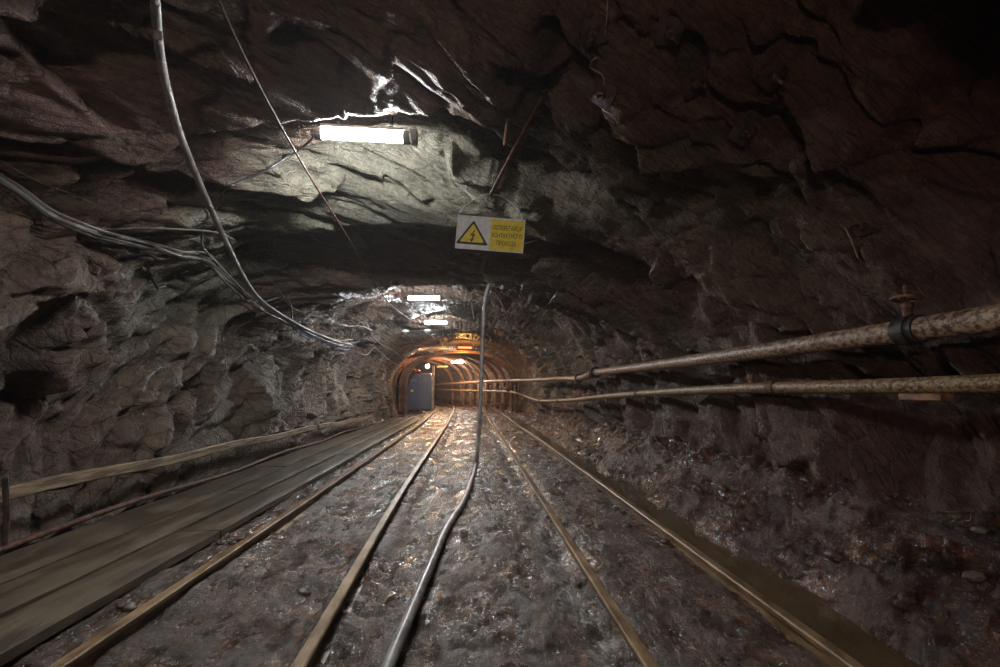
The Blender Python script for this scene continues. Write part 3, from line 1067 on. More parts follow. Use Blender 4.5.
cool = make_lamp()
warm = lit(make_lamp(mat='warm'), 7.0)
deep = lit(make_lamp(mat='deep'), 17.0)
LAMPS = [('cool', (363, 135.5), 3.58, 'bright white tube lamp on the near ceiling, above the warning sign', 1.0, 1.5),
         ('cool', (424, 298), 10.3, 'second white tube lamp along the ceiling, left of the hose top', 1.08, 0),
         ('cool', (436, 322.5), 14.2, 'third white tube lamp along the ceiling, smaller and dimmer', 1.05, 0),
         ('warm', (465, 347.5), 20.4, 'orange tube lamp in front of the first rusty arch', 0.95, 2),
         ('cool', (457.5, 362), 25.0, 'farthest white tube lamp, under the steel arches', 1.0, -2),
         ('deep', (442.5, 366.5), 25.4, 'orange tube lamp deep under the arches, beside the white post', 0.78, 0)]
used = set()
lamp_pts = []
for kind, pxy, yy, lab, sc, rz in LAMPS:
    src = {'cool': cool, 'warm': warm, 'deep': deep}[kind]
    r = src if kind not in used else copy_tree(src)
    used.add(kind)
    r.location = at_y(*pxy, yy)
    r.rotation_euler = (0, R(0.5 * rz), R(rz))
    r.scale = (sc, sc, sc)
    tag(r, lab, 'lamp', 'lamps along the ceiling')
    lamp_pts.append(Vector(r.location))
# an unseen lamp is added behind the camera to light the near rock
r = make_lamp(mat='fill_lamp')
r.location = (-1.35, -2.6, 1.85)
r.rotation_euler = (0, 0, 0)
r.scale = (1, 1, 1)
tag(r, 'unseen tube lamp added behind the camera to light the near rock', 'lamp', 'lamps along the ceiling')
# grey junction box at the right end of the near lamp
lp = lamp_pts[0]
jb = MB().bevbox((0, 0, 0), (0.055, 0.085, 0.10), 0.006)
o = jb.build('junction_box', M['housing'])
o.location = lp + Vector((0.375, 0.0, 0.0))
tag(o, 'small dark grey box at the right end of the near white lamp', 'junction box')
# round lamp above the cabinet
q = at_y(427.5, 366.5, 23.4)
r = empty('bulkhead_lamp', tuple(q), 'round glaring warm lamp above the blue-grey cabinet', 'lamp')
MB().ball((0, 0, 0), 0.085, 16, 10).build('glass_globe', M['bulb'], r)
MB().cyl((0, 0.02, 0.06), (0, 0.06, 0.14), 0.07, 14).build('housing', M['housing'], r)
MB().cyl((0, 0.06, 0.13), (0, 0.06, 0.6), 0.010, 8).build('stem', M['darksteel'], r)

# ------------------------------------------------------------------ warning sign
SY = 3.25
tl, tr, bl, br = at_y(457, 214.8, SY), at_y(524.6, 220, SY - 0.03), at_y(455.4, 248.7, SY), at_y(524.4, 253, SY - 0.03)
sx = (tr - tl).normalized()
sz_ = ((tl - bl) + (tr - br)).normalized()
sn = sx.cross(sz_).normalized()           # faces the camera (-y)
if sn.y > 0:
    sn = -sn
sz_ = (sz_ - sx * sx.dot(sz_)).normalized()
sw, sh = (tr - tl).length, ((tl - bl).length + (tr - br).length) / 2
so = (tl + tr + bl + br) / 4
root = empty('warning_sign', tuple(so), 'white and yellow high voltage warning sign hung on wire from the ceiling', 'sign')
rm = Matrix((sx, -sn, sz_)).transposed()       # local x right, y away, z up
root.rotation_euler = rm.to_euler()
MB().box((0, 0, 0), (sw, 0.006, sh)).build('board', M['white'], root)
yw = sw * 0.485
MB().box((sw / 2 - yw / 2 - 0.006, -0.0036, -0.004), (yw, 0.0016, sh - 0.020)).build('yellow_panel', M['yellow'], root)


def tri(scale, yd, name, mat, cx, cz):
    W, Hh = 0.128 * scale, 0.112 * scale
    b = MB()
    out = [(-W, -Hh * 0.72), (W, -Hh * 0.72), (0, Hh * 1.05)]
    pts = []
    for i in range(3):                       # rounded corners
        p, a, c_ = Vector(out[i]), Vector(out[i - 1]), Vector(out[(i + 1) % 3])
        for t_ in (0, 0.5, 1):
            u = p + (a - p).normalized() * 0.012
            v = p + (c_ - p).normalized() * 0.012
            pts.append((u * (1 - t_) ** 2 + p * 2 * t_ * (1 - t_) + v * t_ ** 2))
    n = len(pts)
    V = [(cx + p.x, yd, cz + p.y) for p in pts] + [(cx + p.x, yd - 0.0014, cz + p.y) for p in pts]
    f = [tuple(range(n)), tuple(range(2 * n - 1, n - 1, -1))] + [(i, i + n, (i + 1) % n + n, (i + 1) % n) for i in range(n)]
    return b.add(V, f).build(name, mat, root, smooth=False)


ks = sw / 0.45
cx, cz = -sw * 0.258, -sh * 0.06
tri(0.84 * ks, -0.003, 'triangle_border', M['black'], cx, cz)
tri(0.64 * ks, -0.0045, 'triangle', M['yellow'], cx, cz - 0.001)
z0 = [(0.012, 0.062), (-0.022, 0.004), (0.002, 0.010), (-0.008, -0.034), (-0.020, -0.030), (-0.004, -0.062), (0.014, -0.030), (0.003, -0.033), (0.022, 0.026), (-0.004, 0.020), (0.024, 0.062)]
z0 = [(a * 0.80 * ks, b * 0.66 * ks) for a, b in z0]
n = len(z0)
MB().add([(cx + a, -0.0060, cz - 0.012 * ks + b) for a, b in z0] + [(cx + a, -0.0072, cz - 0.012 * ks + b) for a, b in z0],
         [tuple(range(n)), tuple(range(2 * n - 1, n - 1, -1))] + [(i, i + n, (i + 1) % n + n, (i + 1) % n) for i in range(n)]).build('lightning_bolt', M['black'], root, smooth=False)
txt = bpy.data.curves.new('lettering', 'FONT')
txt.body = 'ОСТЕРЕГАЙСЯ\nКОНТАКТНОГО\nПРОВОДА'
txt.align_x = 'CENTER'
txt.size = 1.0
txt.offset = 0.006
txt.space_line = 1.25
txt.fill_mode = 'FRONT'
txt.dimensions = '2D'
txt.resolution_u = 4
to = bpy.data.objects.new('lettering_curve', txt)
COL.objects.link(to)
bpy.context.view_layer.update()
me = bpy.data.meshes.new_from_object(to.evaluated_get(bpy.context.evaluated_depsgraph_get()))
bpy.data.objects.remove(to)
xs = [v.co.x for v in me.vertices]
ys_ = [v.co.y for v in me.vertices]
mx, my = (min(xs) + max(xs)) / 2, (min(ys_) + max(ys_)) / 2
fx_, fz_ = (yw * 0.90) / (max(xs) - min(xs)), (sh * 0.66) / (max(ys_) - min(ys_))
tcx = sw / 2 - yw / 2 - 0.006
for v in me.vertices:
    v.co = Vector((tcx + (v.co.x - mx) * fx_, -0.0050 - v.co.z, -0.004 + (v.co.y - my) * fz_))
me.materials.clear()
me.materials.append(M['black'])
lo = bpy.data.objects.new('lettering', me)
COL.objects.link(lo)
lo.parent = root
# steel rod from the ceiling and the wire loop
ra = rock_pt(545, 90, 0.0)
rb = at_y(490, 196, SY)
o = MB().tube([ra + (ra - rb).normalized() * 0.12, ra.lerp(rb, 0.5), rb], 0.013, 10).build('steel_rod', M['rust'])
tag(o, 'slanting rusty steel rod from the ceiling above the warning sign', 'rod')
hook = rb - so
wl = root.matrix_basis.inverted()
H_ = Matrix.Translation(so) @ rm.to_4x4()
Hi = H_.inverted()
w1 = [Hi @ p for p in (at_y(459.5, 217, SY - .004), at_y(461, 211, SY - .005), at_y(472, 201, SY), at_y(488, 193.5, SY))]
w2 = [Hi @ p for p in (at_y(522.5, 221.5, SY - .034), at_y(521, 214, SY - .03), at_y(512, 203, SY - .01), at_y(500, 196, SY), at_y(488, 193.5, SY))]
MB().tube(catmull(w1, 6), 0.0032, 6).build('hanging_wire', M['palecable'], root)
MB().tube(catmull(w2, 6), 0.0032, 6).build('hanging_wire', M['palecable'], root)

# ------------------------------------------------------------------ hoses, cables and wires
def drape(pix, off, n=8):
    """a line laid over the rock along the pixels it is seen at: taut over the bumps, never inside the rock"""
    P = catmull([(p[0], p[1], 0) for p in pix], n)
    T = []
    for p in P:
        d = ray(p.x, p.y)
        h = SHELL.ray_cast(EYE, d)
        T.append(h[3] if h[0] else 20.0)
    T = np.array(T)
    m = len(T)
    w = max(1, n // 2)
    lo = np.array([T[max(0, i - w):i + w + 1].min() for i in range(m)])
    ker = np.exp(-np.linspace(-1.6, 1.6, 2 * w + 1) ** 2)
    ker /= ker.sum()
    sm = np.convolve(np.pad(lo, w, mode='edge'), ker, 'valid')
    sm = np.minimum(sm, T - off * 0.6)
    return [EYE + ray(p.x, p.y) * float(t_ - off) for p, t_ in zip(P, sm)]


def lead_in(path, off, back):
    """carry a line on over the rock, past the photographer"""
    p = path[0]
    d = Vector((p.x, 0, p.z - 1.5)).normalized()
    ext = []
    y = p.y - 0.35
    while y > p.y - back:
        h = SHELL.ray_cast(Vector((0, y, 1.5)), d)
        if h[0]:
            ext.append(h[0] - d * off)
        y -= 0.35
    for i in range(1, len(ext) - 1):
        ext[i] = (ext[i - 1] + ext[i] * 2 + ext[i + 1]) / 4
    return catmull(ext[::-1] + [p], 4)[:-1] + path


def run(name, pix, r, mat, label, cat, off=None, n=8, group=None):
    path = drape(pix, off if off is not None else r + 0.015, n)
    if pix[0][0] <= 0 or pix[0][1] < -11:
        path = lead_in(path, (off or 0.03) + 0.03, 4.0)
    o = MB().tube(path, r, 10 if r > 0.01 else 6).build(name, mat)
    tag(o, label, cat, group)
    return path


hp = run('air_hose', [(152, -40), (155, 0), (161, 60), (176, 122), (192, 165), (215, 218), (240, 270), (258, 297), (280, 314), (310, 331), (336, 341), (352, 345)], 0.023, M['hosepale'],
         'thick pale grey hose hanging from the top edge down the left haunch', 'hose', 0.19)
# cable bundle: five cables, each its own thing
base = [(-30, 160), (0, 178), (20, 191), (50, 214), (80, 227), (110, 236), (150, 245), (180, 255), (205, 259), (228, 280), (248, 297), (268, 310), (300, 328), (335, 343), (353, 343)]
mats = ['palecable', 'cable', 'palecable', 'cable', 'blackcable']
labs = ['pale cable, topmost of the bundle sagging along the left wall', 'grey cable, second of the bundle along the left wall', 'pale cable in the middle of the bundle along the left wall',
        'grey cable, lower strand of the bundle along the left wall', 'black cable, lowest of the bundle along the left wall']
for i in range(5):
    pix = [(x + 2.0 * math.sin(i * 2.1 + k * 0.9), y_ + (i - 2) * (2.0 if k < 9 else 1.3) + 1.3 * math.sin(k * 1.3 + i * 1.9)) for k, (x, y_) in enumerate(base)]
    run('electric_cable', pix, 0.0095 if i != 4 else 0.012, M[mats[i]], labs[i], 'cable', 0.035 + 0.022 * i, 6, 'cables on the left wall')
run('electric_cable', [(80, 226), (110, 229), (140, 228), (175, 229), (215, 232), (235, 240)], 0.008, M['cable'], 'grey cable branching off level above the bundle on the left wall', 'cable', 0.04, 6, 'cables on the left wall')
run('electric_cable', [(245, 297), (262, 298), (280, 296), (290, 303), (292, 318), (296, 330), (310, 340)], 0.011, M['blackcable'], 'black cable looping down beside the pale hose end', 'cable', 0.06, 8, 'cables on the left wall')
run('electric_cable', [(244, 300), (262, 302), (282, 296)], 0.010, M['palecable'], 'short pale cable end bent over the bundle', 'cable', 0.08, 8, 'cables on the left wall')
run('electric_cable', [(296, 331), (315, 338), (345, 350), (352, 344), (360, 341)], 0.010, M['blue'], 'cable with a blue sleeve at the far end of the bundle', 'cable', 0.06, 8, 'cables on the left wall')
run('electric_cable', [(205, 225), (202, 232), (203, 247), (212, 256), (225, 258), (232, 250), (228, 238), (216, 231)], 0.010, M['blackcable'], 'black cable coiled round beside the thick pale hose', 'cable', 0.05, 8, 'cables on the left wall')
lampL = lamp_pts[0] + Vector((-0.36, 0, 0))
pts = catmull([lampL, at_y(312, 139, 3.56), at_y(304, 146, 3.60)], 6) + drape([(296, 152), (270, 168), (245, 180), (226, 189), (220, 200), (212, 214), (205, 224)], 0.04)
o = MB().tube(pts, 0.009, 8).build('electric_cable', M['blackcable'])
tag(o, 'black cable from the left end of the near lamp down the haunch', 'cable', 'cables on the left wall')
run('thin_wire', [(0, 160), (40, 182), (80, 197), (110, 212), (145, 222)], 0.003, M['cable'], 'thin grey wire sagging above the cable bundle', 'wire', 0.05, 8, 'thin wires on the rock')
run('thin_wire', [(245, 252), (258, 268), (275, 284), (290, 306), (310, 314), (340, 323), (352, 327)], 0.005, M['cable'], 'kinked grey wire running from the red box to the far cable tangle', 'wire', 0.04, 8, 'thin wires on the rock')
run('thin_wire', [(228, 300), (226, 318), (223, 335), (225, 352), (226, 368)], 0.004, M['copper'], 'thin brown wire dangling down the left wall below the bundle', 'wire', 0.02, 8, 'thin wires on the rock')
run('thin_wire', [(608, -12), (607, 14), (605, 34)], 0.004, M['tan'], 'tan wire hanging at the top edge beside a bolt plate', 'wire', 0.02, 8, 'thin wires on the rock')
run('thin_wire', [(597, 57), (591, 62), (591, 68), (602, 75), (604, 85), (600, 98), (603, 109), (612, 115), (618, 124)], 0.005, M['tan'], 'curly tan wire across a bolt plate on the ceiling', 'wire', 0.03, 8, 'thin wires on the rock')
run('thin_wire', [(845, 228), (851, 240), (858, 258)], 0.005, M['tan'], 'short pale wire end on the dark right wall', 'wire', 0.02, 8, 'thin wires on the rock')
run('electric_cable', [(350, 342), (352, 330), (362, 322), (368, 327), (372, 336), (382, 345), (392, 350), (400, 356)], 0.016, M['cable'], 'grey cable in the tangle at the far end of the left wall', 'cable', 0.07, 8, 'cables in the far tangle')
run('electric_cable', [(356, 352), (366, 355), (374, 348), (380, 352), (392, 362), (402, 366)], 0.014, M['palecable'], 'pale cable drooping in the far tangle by the left wall', 'cable', 0.07, 8, 'cables in the far tangle')
run('electric_cable', [(330, 322), (348, 326), (360, 326), (372, 330)], 0.012, M['palecable'], 'light cable reaching the top of the far tangle', 'cable', 0.06, 8, 'cables in the far tangle')

# straight wire slung under the ceiling, held by insulators, with span wires across
k1 = at_y(388, 302, 6.6)
w0, w1 = at_y(205, -30, 1.95), at_y(250, 68, 2.4)
path = catmull([w0 - (w1 - w0) * f for f in (4.0, 2.5, 1.2)] + [at_y(205, -30, 1.95), at_y(250, 68, 2.4), at_y(300, 160, 3.15), at_y(345, 233, 4.3), k1, at_y(408, 318, 9.6), at_y(428, 334, 13.0), at_y(440, 341, 16.5), at_y(452, 350, 19.8)], 8)
o = MB().tube(path, 0.0065, 8).build('overhead_wire', M['rust'])
tag(o, 'straight dark wire slung along the ceiling from the top edge into the distance', 'wire')


def insulator(p, label):
    r = empty('insulator', tuple(p), label, 'insulator', 'insulators on the span wires')
    b = MB()
    for dx, rr in ((-0.05, 0.032), (-0.015, 0.045), (0.02, 0.045), (0.055, 0.032)):
        b.cyl((dx - 0.009, 0, 0), (dx + 0.009, 0, 0), rr, 14)
    b.cyl((-0.08, 0, 0), (0.08, 0, 0), 0.02, 12)
    b.build('porcelain_body', M['porcelain'], r)
    MB().cyl((-0.12, 0, 0), (0.12, 0, 0), 0.008, 8).build('eye_bolt', M['iron'], r)
    MB().torus((0, 0, -0.055), (0, 1, 0), 0.022, 0.006, 16, 6).build('clamp_ring', M['iron'], r)


def span(a, b, sag, rad, label, n=16):
    pth = [a.lerp(b, i / n) - Vector((0, 0, sag * math.sin(math.pi * i / n))) for i in range(n + 1)]
    o = MB().tube(pth, rad, 6).build('span_wire', M['iron'])
    tag(o, label, 'wire', 'span wires across the tunnel')
    return pth


sp1 = span(rock_pt(436, 268, 0.02), rock_pt(606, 220, 0.0), 0.0, 0.006, 'wire stretched across the tunnel behind the warning sign')
sp2 = span(rock_pt(360, 331, 0.0), rock_pt(530, 318, 0.0), 0.12, 0.007, 'wire stretched across the tunnel below the second lamp')
sp3 = span(at_y(398, 350, 18.6), at_y(505, 348, 18.6), 0.10, 0.009, 'wire stretched across the tunnel before the first arch')
for px, pth, lab in ((388, None, 'insulator beside the second white lamp'), (428, sp2, 'insulator hanging below the third white lamp'), (406, sp2, 'insulator near the left end of the second span wire'),
                     (431, sp3, 'pale insulator below the orange lamp'), (443, sp3, 'pale insulator in front of the first arch')):
    p = k1 + Vector((0, 0, 0.05)) if pth is None else min(pth, key=lambda q: abs(proj(q)[0] - px))
    insulator(p, lab)

# loose hose lying between the rails, then rising to the roof
gp = [at_z(px, py, 0.055) for px, py in ((376, 700), (390, 662), (416, 600), (436, 553), (443, 536), (452, 520), (463, 503), (470, 486), (475.5, 468))]
hy = gp[-1].y
top = min(sp1, key=lambda q: abs(proj(q)[0] - 487))
ty = top.y
vp = [at_y(477.5, 452, hy + 0.05), at_y(479, 430, hy + 0.08), at_y(480.5, 400, hy + 0.08), at_y(482, 360, hy + 0.08), at_y(483.5, 325, hy + 0.06), at_y(485, 300, hy + 0.04), at_y(487, 291, hy + 0.03), at_y(489, 285, hy + 0.03)]
first = gp[0] + (gp[0] - gp[1])
o = MB().tube(catmull([first] + gp + vp, 8), 0.027, 14).build('air_hose', M['hose'])
tag(o, 'long grey hose lying between the tracks and rising upright to the ceiling', 'hose')
htop = vp[-1]
o = MB().tube(catmull([htop - Vector((0, 0, 0.05)), htop + Vector((-.01, 0, .06)), top.lerp(htop, 0.5) + Vector((-0.06, 0, 0)), top], 6), 0.006, 6).build('hook_wire', M['iron'])
tag(o, 'short wire hook from which the upright hose hangs', 'wire')
pts = [htop + Vector((0.02, 0, -0.10)), at_y(493, 291, hy + 0.4), at_y(499, 298, hy + 1.2), at_y(506, 312, hy + 2.5), at_y(514, 324, hy + 4.0), rock_pt(526, 336, 0.02)]
o = MB().tube(catmull(pts, 8), 0.015, 8).build('electric_cable', M['palecable'])
tag(o, 'grey cable curving from the hose top down to the right wall', 'cable')
for (xa, ya, xb, yb, dy, lab) in ((471, 301, 474, 319, 12.0, 'short rusty rod dangling from the ceiling left of the hose'), (506, 313, 507, 327, 13.5, 'short rusty rod dangling from the ceiling right of the hose'),
                                  (513, 118, 505, 146, 3.9, 'short dark rod stub poking from the ceiling beside the slanting rod')):
    a = rock_pt(xa, ya, -0.06)
    b = at_y(xb, yb, a.y - 0.05)
    o = MB().tube([a, a.lerp(b, 0.5), b], 0.014, 8).build('steel_rod', M['rust'])
    tag(o, lab, 'rod', 'rods in the ceiling')

# ------------------------------------------------------------------ rock bolts with plates
def make_bolt():
    root = bpy.data.objects.new('rock_bolt', None)
    COL.objects.link(root)
    b = MB()
    pr = [(-0.075, -0.06), (-0.06, -0.075), (0.06, -0.075), (0.075, -0.06), (0.075, 0.06), (0.06, 0.075), (-0.06, 0.075), (-0.075, 0.06)]
    V = [(x, y_, 0.0) for x, y_ in pr] + [(x, y_, 0.010) for x, y_ in pr] + [(x * 0.4, y_ * 0.4, 0.022) for x, y_ in pr]
    fs = [tuple(range(7, -1, -1)), tuple(range(16, 24))]
    for a in (0, 8):
        fs += [(a + i, a + (i + 1) % 8, a + 8 + (i + 1) % 8, a + 8 + i) for i in range(8)]
    b.add(V, fs).build('plate', M['bolt'], root)
    MB().cyl((0, 0, 0.018), (0, 0, 0.050), 0.024, 6).build('nut', M['rust'], root)
    MB().cyl((0, 0, -0.05), (0, 0, 0.115), 0.011, 10).build('rod', M['rust'], root)
    return root


bolt0 = make_bolt()
BOLTS = [(594, 30, 'square bolt plate at the top edge beside the tan wire'), (606, 94, 'bolt plate under the curly tan wire'), (668, 30, 'bolt plate on the ceiling right of the hanging tan wire'),
         (690, 84, 'dark bolt plate on the right haunch by a shadowed hollow'), (770, 74, 'bolt plate highest on the right haunch, near the black corner'), (543, 88, 'bolt plate at the top of the slanting rod'),
         (742, 130, 'lowest bolt plate on the right haunch'), (860, 233, 'bolt plate on the dark right wall beside the pale wire end')]
for i, (px, py, lab) in enumerate(BOLTS):
    p, n_ = on_rock(px, py, 0.015)
    # average normal nearby so that the plate sits flat
    ns = Vector((0, 0, 0))
    for dx in (-6, 0, 6):
        for dy in (-6, 0, 6):
            ns += on_rock(px + dx, py + dy)[1]
    ns.normalize()
    r = bolt0 if i == 0 else copy_tree(bolt0)
    r.location = p + ns * 0.012
    r.rotation_euler = (ns.to_track_quat('Z', 'Y') @ Euler((0, 0, 0.7 * i)).to_quaternion()).to_euler()
    s = 1.0 if px < 800 else 0.7
    r.scale = (s, s, s)
    tag(r, lab, 'rock bolt', 'rock bolts')

# small things on the left wall
p, n_ = on_rock(239, 249, 0.05)
r = empty('junction_box', tuple(p), 'small rusty red junction box beside the thick pale hose', 'junction box')
r.rotation_euler = n_.to_track_quat('Z', 'Y').to_euler()
MB().bevbox((0, 0, 0), (0.13, 0.10, 0.07), 0.012).build('box_body', M['rust'], r)
MB().bevbox((0, 0, 0.04), (0.11, 0.085, 0.014), 0.004).build('lid', M['rust'], r)
MB().cyl((0.06, 0, 0), (0.10, 0, 0), 0.018, 10).build('cable_gland', M['darksteel'], r)
p, n_ = on_rock(92, 268, 0.03)
r = empty('wall_bracket', tuple(p), 'small brown rusty bracket with a curled wire on the bulging left wall', 'bracket')
MB().bevbox((0, 0, 0), (0.09, 0.05, 0.07), 0.01, Euler((0, 0.3, 0.4)).to_matrix()).build('bracket_body', M['rust'], r)
MB().tube(catmull([(0, 0, 0.03), (0.02, -0.03, 0.08), (0.07, -0.03, 0.09), (0.11, -0.02, 0.02)], 6), 0.003, 6).build('curled_wire', M['tan'], r)
p, n_ = on_rock(152, 277, 0.03)
q = at_y(158, 288, p.y - 0.03)
o = MB().tube([at_y(147, 264, p.y), at_y(150, 275, p.y - 0.04), q, at_y(164, 286, p.y + 0.1)], 0.016, 8).build('iron_hook', M['bolt'])
tag(o, 'dark bent iron hook sticking out below the cable bundle', 'hook')

# ------------------------------------------------------------------ steel arches
def make_arch():
    root = bpy.data.objects.new('steel_arch', None)
    COL.objects.link(root)
    ch = [(-0.07, -0.05), (-0.055, -0.06), (-0.035, 0.03), (0.035, 0.03), (0.055, -0.06), (0.07, -0.05), (0.05, 0.055), (-0.05, 0.055)]
    for s in (-1, 1):
        pts = [Vector((s * 2.30, 0, z)) for z in (0, 0.5, 1.0, 1.25)]
        k = MB()
        P = [p for p in pts]
        # profile's up points outward
        k.sweep(P, ch, Vector((s, 0, 0)))
        lg = k.build('leg', M['archrust'], root)
        c = MB()
        for dz in (1.08, 1.2):
            c.box((s * 2.30, 0, dz), (0.17, 0.18, 0.035))
        c.build('joint_clamp', M['rust'], lg)
    arc_ = []
    for i in range(25):
        a = math.pi * i / 24
        arc_.append(Vector((2.30 * math.copysign(abs(math.cos(a)) ** 0.9, math.cos(a)), 0, 1.15 + 1.42 * math.sin(a) ** 0.9)))
    k = MB()
    V = []
    m = len(ch)
    for i, p in enumerate(arc_):
        t_ = (arc_[min(i + 1, 24)] - arc_[max(i - 1, 0)]).normalized()
        up = Vector((0, 1, 0)).cross(t_)
        if up.dot(p - Vector((0, 0, 1.0))) < 0:
            up = -up
        s_ = Vector((0, 1, 0))
        V += [p + s_ * a_ + up * b_ for a_, b_ in ch]
    fs = [(i * m + j, i * m + (j + 1) % m, (i + 1) * m + (j + 1) % m, (i + 1) * m + j) for i in range(24) for j in range(m)]
    fs += [tuple(range(m)), tuple(24 * m + j for j in range(m - 1, -1, -1))]
    k.add(V, fs).build('crown', M['archrust'], root)
    return root


arch0 = make_arch()
ordn = ['first and widest-looking', 'second', 'third', 'fourth', 'fifth', 'sixth', 'seventh', 'eighth', 'last']
ay = [20.9, 21.35, 22.1, 22.85, 24.05, 24.8, 25.7, 26.6, 27.7]
for i, yy in enumerate(ay):
    r = arch0 if i == 0 else copy_tree(arch0)
    c0, c1 = float(centre(yy - 0.2)), float(centre(yy + 0.2))
    r.location = ((c0 + c1) / 2 + 0.02, yy, float(floor_rise(yy)) - 0.02)
    r.rotation_euler = (0, 0, -math.atan2(c1 - c0, 0.4))
    tag(r, f'rusty steel arch, {ordn[i]} of the row round the far tunnel bend', 'steel arch', 'steel arches')
# timber lagging behind the arches on the right-hand side
lag = 0
for yy in [21.12, 21.7, 22.45, 23.4, 24.42, 25.25, 26.15, 27.1]:
    c0, c1 = float(centre(yy - 0.2)), float(centre(yy + 0.2))
    ang = -math.atan2(c1 - c0, 0.4)
    x = (c0 + c1) / 2 + 2.42 * math.cos(ang)
    o = MB().bevbox((0, 0, 0.72), (1.5, 0.16, 0.05), 0.008, Euler((R(90), R(90), 0)).to_matrix()).build('lagging_post', M['wood'])
    o.location = (x, yy + 2.42 * math.sin(ang), float(floor_rise(yy)) - 0.03)
    o.rotation_euler = (0, 0, ang + R(90))
    tag(o, 'upright timber post between the rusty arches under the pipes', 'post', 'timber posts between the arches')
    lag += 1

# cabinet, whitewashed post, tarp
cy = 23.0
a, b = at_y(407, 405, cy), at_y(431, 405, cy)
zb = ground(a.x + 0.3, cy)
zt = at_y(415, 373, cy).z
W = b.x - a.x
r = empty('electrical_cabinet', ((a.x + b.x) / 2, cy + 0.25, zb), 'tall blue-grey steel cabinet standing at the far left of the tracks', 'cabinet')
MB().bevbox((0, 0, (zt - zb) / 2), (W, 0.5, zt - zb), 0.02).build('body', M['cabinet'], r)
for s in (-1, 1):
    dr = MB().bevbox((s * W / 4, -0.26, (zt - zb) / 2), (W / 2 - 0.03, 0.03, zt - zb - 0.12), 0.01).build('door', M['cabinetblue'] if s < 0 else M['cabinet'], r)
    MB().bevbox((s * W / 4 - s * W / 6, -0.285, (zt - zb) * 0.5), (0.03, 0.03, 0.16), 0.006).build('handle', M['iron'], dr)
    for kx in (0.25, 0.0):
        MB().box((s * W / 4, -0.278, (zt - zb) * 0.78 + kx * 0.3), (W / 4, 0.008, 0.03)).build('vent', M['housing'], dr)
MB().box((-W * 0.30, -0.279, (zt - zb) * 0.52), (0.12, 0.006, 0.09)).build('notice_plate', M['yellow'], r)
q = at_y(432.8, 404, 22.85)
zq = ground(q.x, 22.85)
z1 = at_y(432.8, 366, 22.85).z
o = MB().bevbox((0, 0, 0), (z1 - zq + 0.05, 0.11, 0.11), 0.012, Euler((0, R(90), 0)).to_matrix()).build('timber_post', M['concrete'])
o.location = (q.x, 22.85, (z1 + zq) / 2)
tag(o, 'pale whitewashed post at the edge of the blue-grey cabinet', 'post')
V, Fc = [], []
c0, c1 = at_y(398, 364, 22.4), at_y(420, 371, 22.4)
for i in range(15):
    for j in range(7):
        u, v = i / 14, j / 6
        p = Vector((c0.x + (c1.x - c0.x) * u, 22.35 + 0.55 * v, zt + 0.06 + 0.30 * (1 - u) * (0.5 + 0.5 * v)))
        p.z += 0.06 * math.sin(u * 13 + v * 4) + 0.03 * math.sin(u * 29 + 1.3 * v)
        V.append(p)
for i in range(14):
    for j in range(6):
        a_ = i * 7 + j
        Fc.append((a_, a_ + 7, a_ + 8, a_ + 1))
o = MB().add(V, Fc).build('orange_tarp', M['orange'])
o.modifiers.new('thick', 'SOLIDIFY').thickness = 0.012
tag(o, 'crumpled orange tarp lying over the top of the blue-grey cabinet', 'tarp')
# low trestle across the right-hand track
a, b = at_y(484, 405.5, 22.0), at_y(505, 403.5, 22.0)
r = empty('pipe_trestle', (a.x, a.y, 0), 'grey bar on two short legs lying low across the far right track', 'trestle')
MB().cyl((0, 0, a.z), (b.x - a.x, 0.1, b.z), 0.05, 12).build('bar', M['cable'], r)
for u in (0.12, 0.88):
    xx = (b.x - a.x) * u
    g = ground(a.x + xx, a.y)
    MB().cyl((xx, 0.05, g - 0.02), (xx, 0.05, a.z + (b.z - a.z) * u), 0.03, 8).build('leg', M['rust'], r)
# valve block where the pipes meet the arches
q = at_y(508, 388, 20.2)
r = empty('gate_valve', tuple(q), 'rusty gate valve on the pipes just before the first arch', 'valve')
MB().ball((0, 0, 0), 0.13, 14, 8, (1, 1.1, 1.2)).build('valve_body', M['archrust'], r)
MB().cyl((0, 0, 0.1), (0, 0, 0.30), 0.03, 10).build('stem', M['rust'], r)
MB().torus((0, 0, 0.30), (0, 0, 1), 0.11, 0.014, 20, 6).build('handwheel', M['archrust'], r)

# ------------------------------------------------------------------ loose stones
protos = []
for k in range(6):
    b = MB().ball((0, 0, 0), 1.0, 16, 10)
    V = np.array(b.v)
    d = 1 + 0.45 * fbm(V[:, 0] * 0.9 + k * 7, V[:, 1] * 0.9, V[:, 2] * 0.9, 2, 100 + k) + 0.12 * noise(V[:, 0] * 3 + k, V[:, 1] * 3, V[:, 2] * 3, 120 + k)
    q_ = np.round(V * 1.6) / 1.6
    V = (V * 0.65 + q_ * 0.35) * d[:, None] * np.array([1.0, 0.8, 0.55])
    b.v = [tuple(v) for v in V]
    protos.append(b)


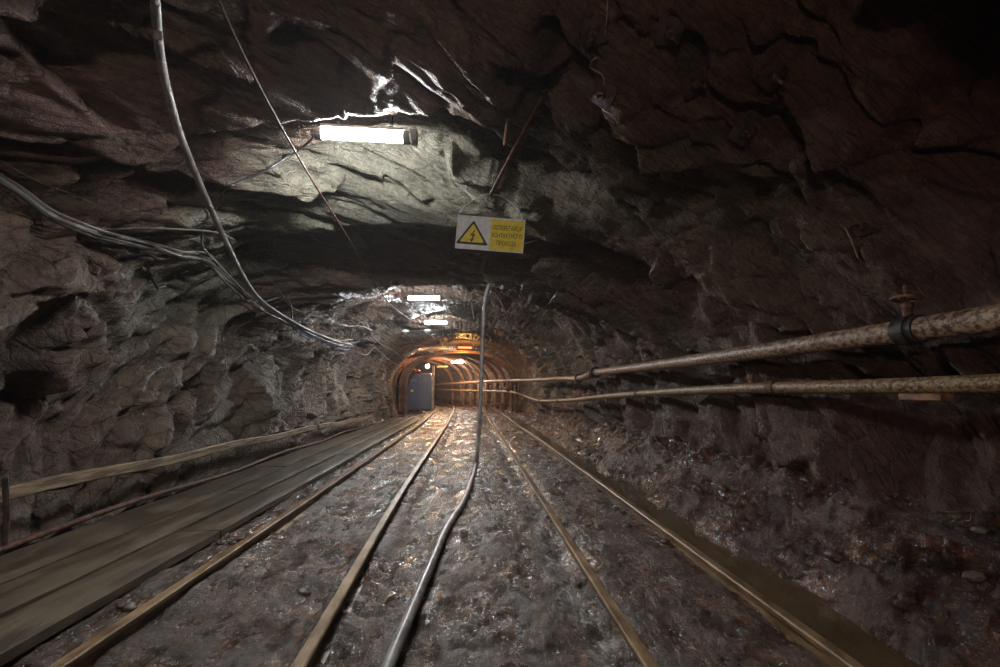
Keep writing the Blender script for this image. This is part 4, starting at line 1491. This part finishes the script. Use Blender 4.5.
def stone(x, y_, s, label, group='loose stones', k=None):
    k = random.randrange(6) if k is None else k
    b = MB()
    b.v, b.f = [tuple(np.array(v) * s) for v in protos[k].v], protos[k].f
    o = b.build('stone', M['stone'], None)
    o.location = (x, y_, ground(x, y_) + s * 0.22)
    o.rotation_euler = (random.uniform(-.3, .3), random.uniform(-.3, .3), random.uniform(0, 6.3))
    tag(o, label, 'stone', group)


for px, py, s, lab in ((304, 585, 0.042, 'reddish stone lying between the walkway track rails'), (240, 541, 0.03, 'small stone in mud inside the walkway track'), (313, 540, 0.032, 'dark small stone near the shiny rail'),
                       (575, 577, 0.04, 'reddish stone in the trampled furrow beside the sunken rail'), (464, 535, 0.03, 'small dark stone right of the hose'), (666, 545, 0.035, 'pale stone beside the water strip rail'),
                       (628, 530, 0.03, 'small stone lying in the silted right track'), (148, 470, 0.10, 'large stone under the low timber handrail')):
    p = at_z(px, py, 0.02)
    stone(p.x, p.y, s, lab)
for i in range(60):
    y_ = 1.7 + 9.5 * random.random() ** 1.4
    x = random.uniform(1.95, 2.75)
    stone(x, y_, random.uniform(0.018, 0.06) * (0.8 + 0.05 * y_), 'brown rubble stone on the bank at the foot of the right wall', 'rubble stones on the right bank')
for i in range(16):
    y_ = 2.6 + 8 * random.random()
    stone(random.uniform(-1.80, -1.64), y_, random.uniform(0.015, 0.035), 'small muddy stone in the gap between walkway and rail', 'stones along the walkway edge')

# ------------------------------------------------------------------ world and view
wd = bpy.data.worlds.new('world')
wd.use_nodes = True
wd.node_tree.nodes['Background'].inputs[0].default_value = (0.0, 0.0, 0.0, 1)
wd.node_tree.nodes['Background'].inputs[1].default_value = 0.0
# thin damp haze in the gallery air
vs = wd.node_tree.nodes.new('ShaderNodeVolumeScatter')
vs.inputs['Density'].default_value = 0.0016
vs.inputs['Anisotropy'].default_value = 0.5
wd.node_tree.links.new(vs.outputs[0], wd.node_tree.nodes['World Output'].inputs['Volume'])
SC.world = wd
SC.cycles.denoising_prefilter = 'NONE'
SC.view_settings.view_transform = 'Standard'
SC.view_settings.look = 'None'
SC.view_settings.gamma = 1.0
SC.view_settings.use_curve_mapping = False
SC.view_settings.exposure = 3.65
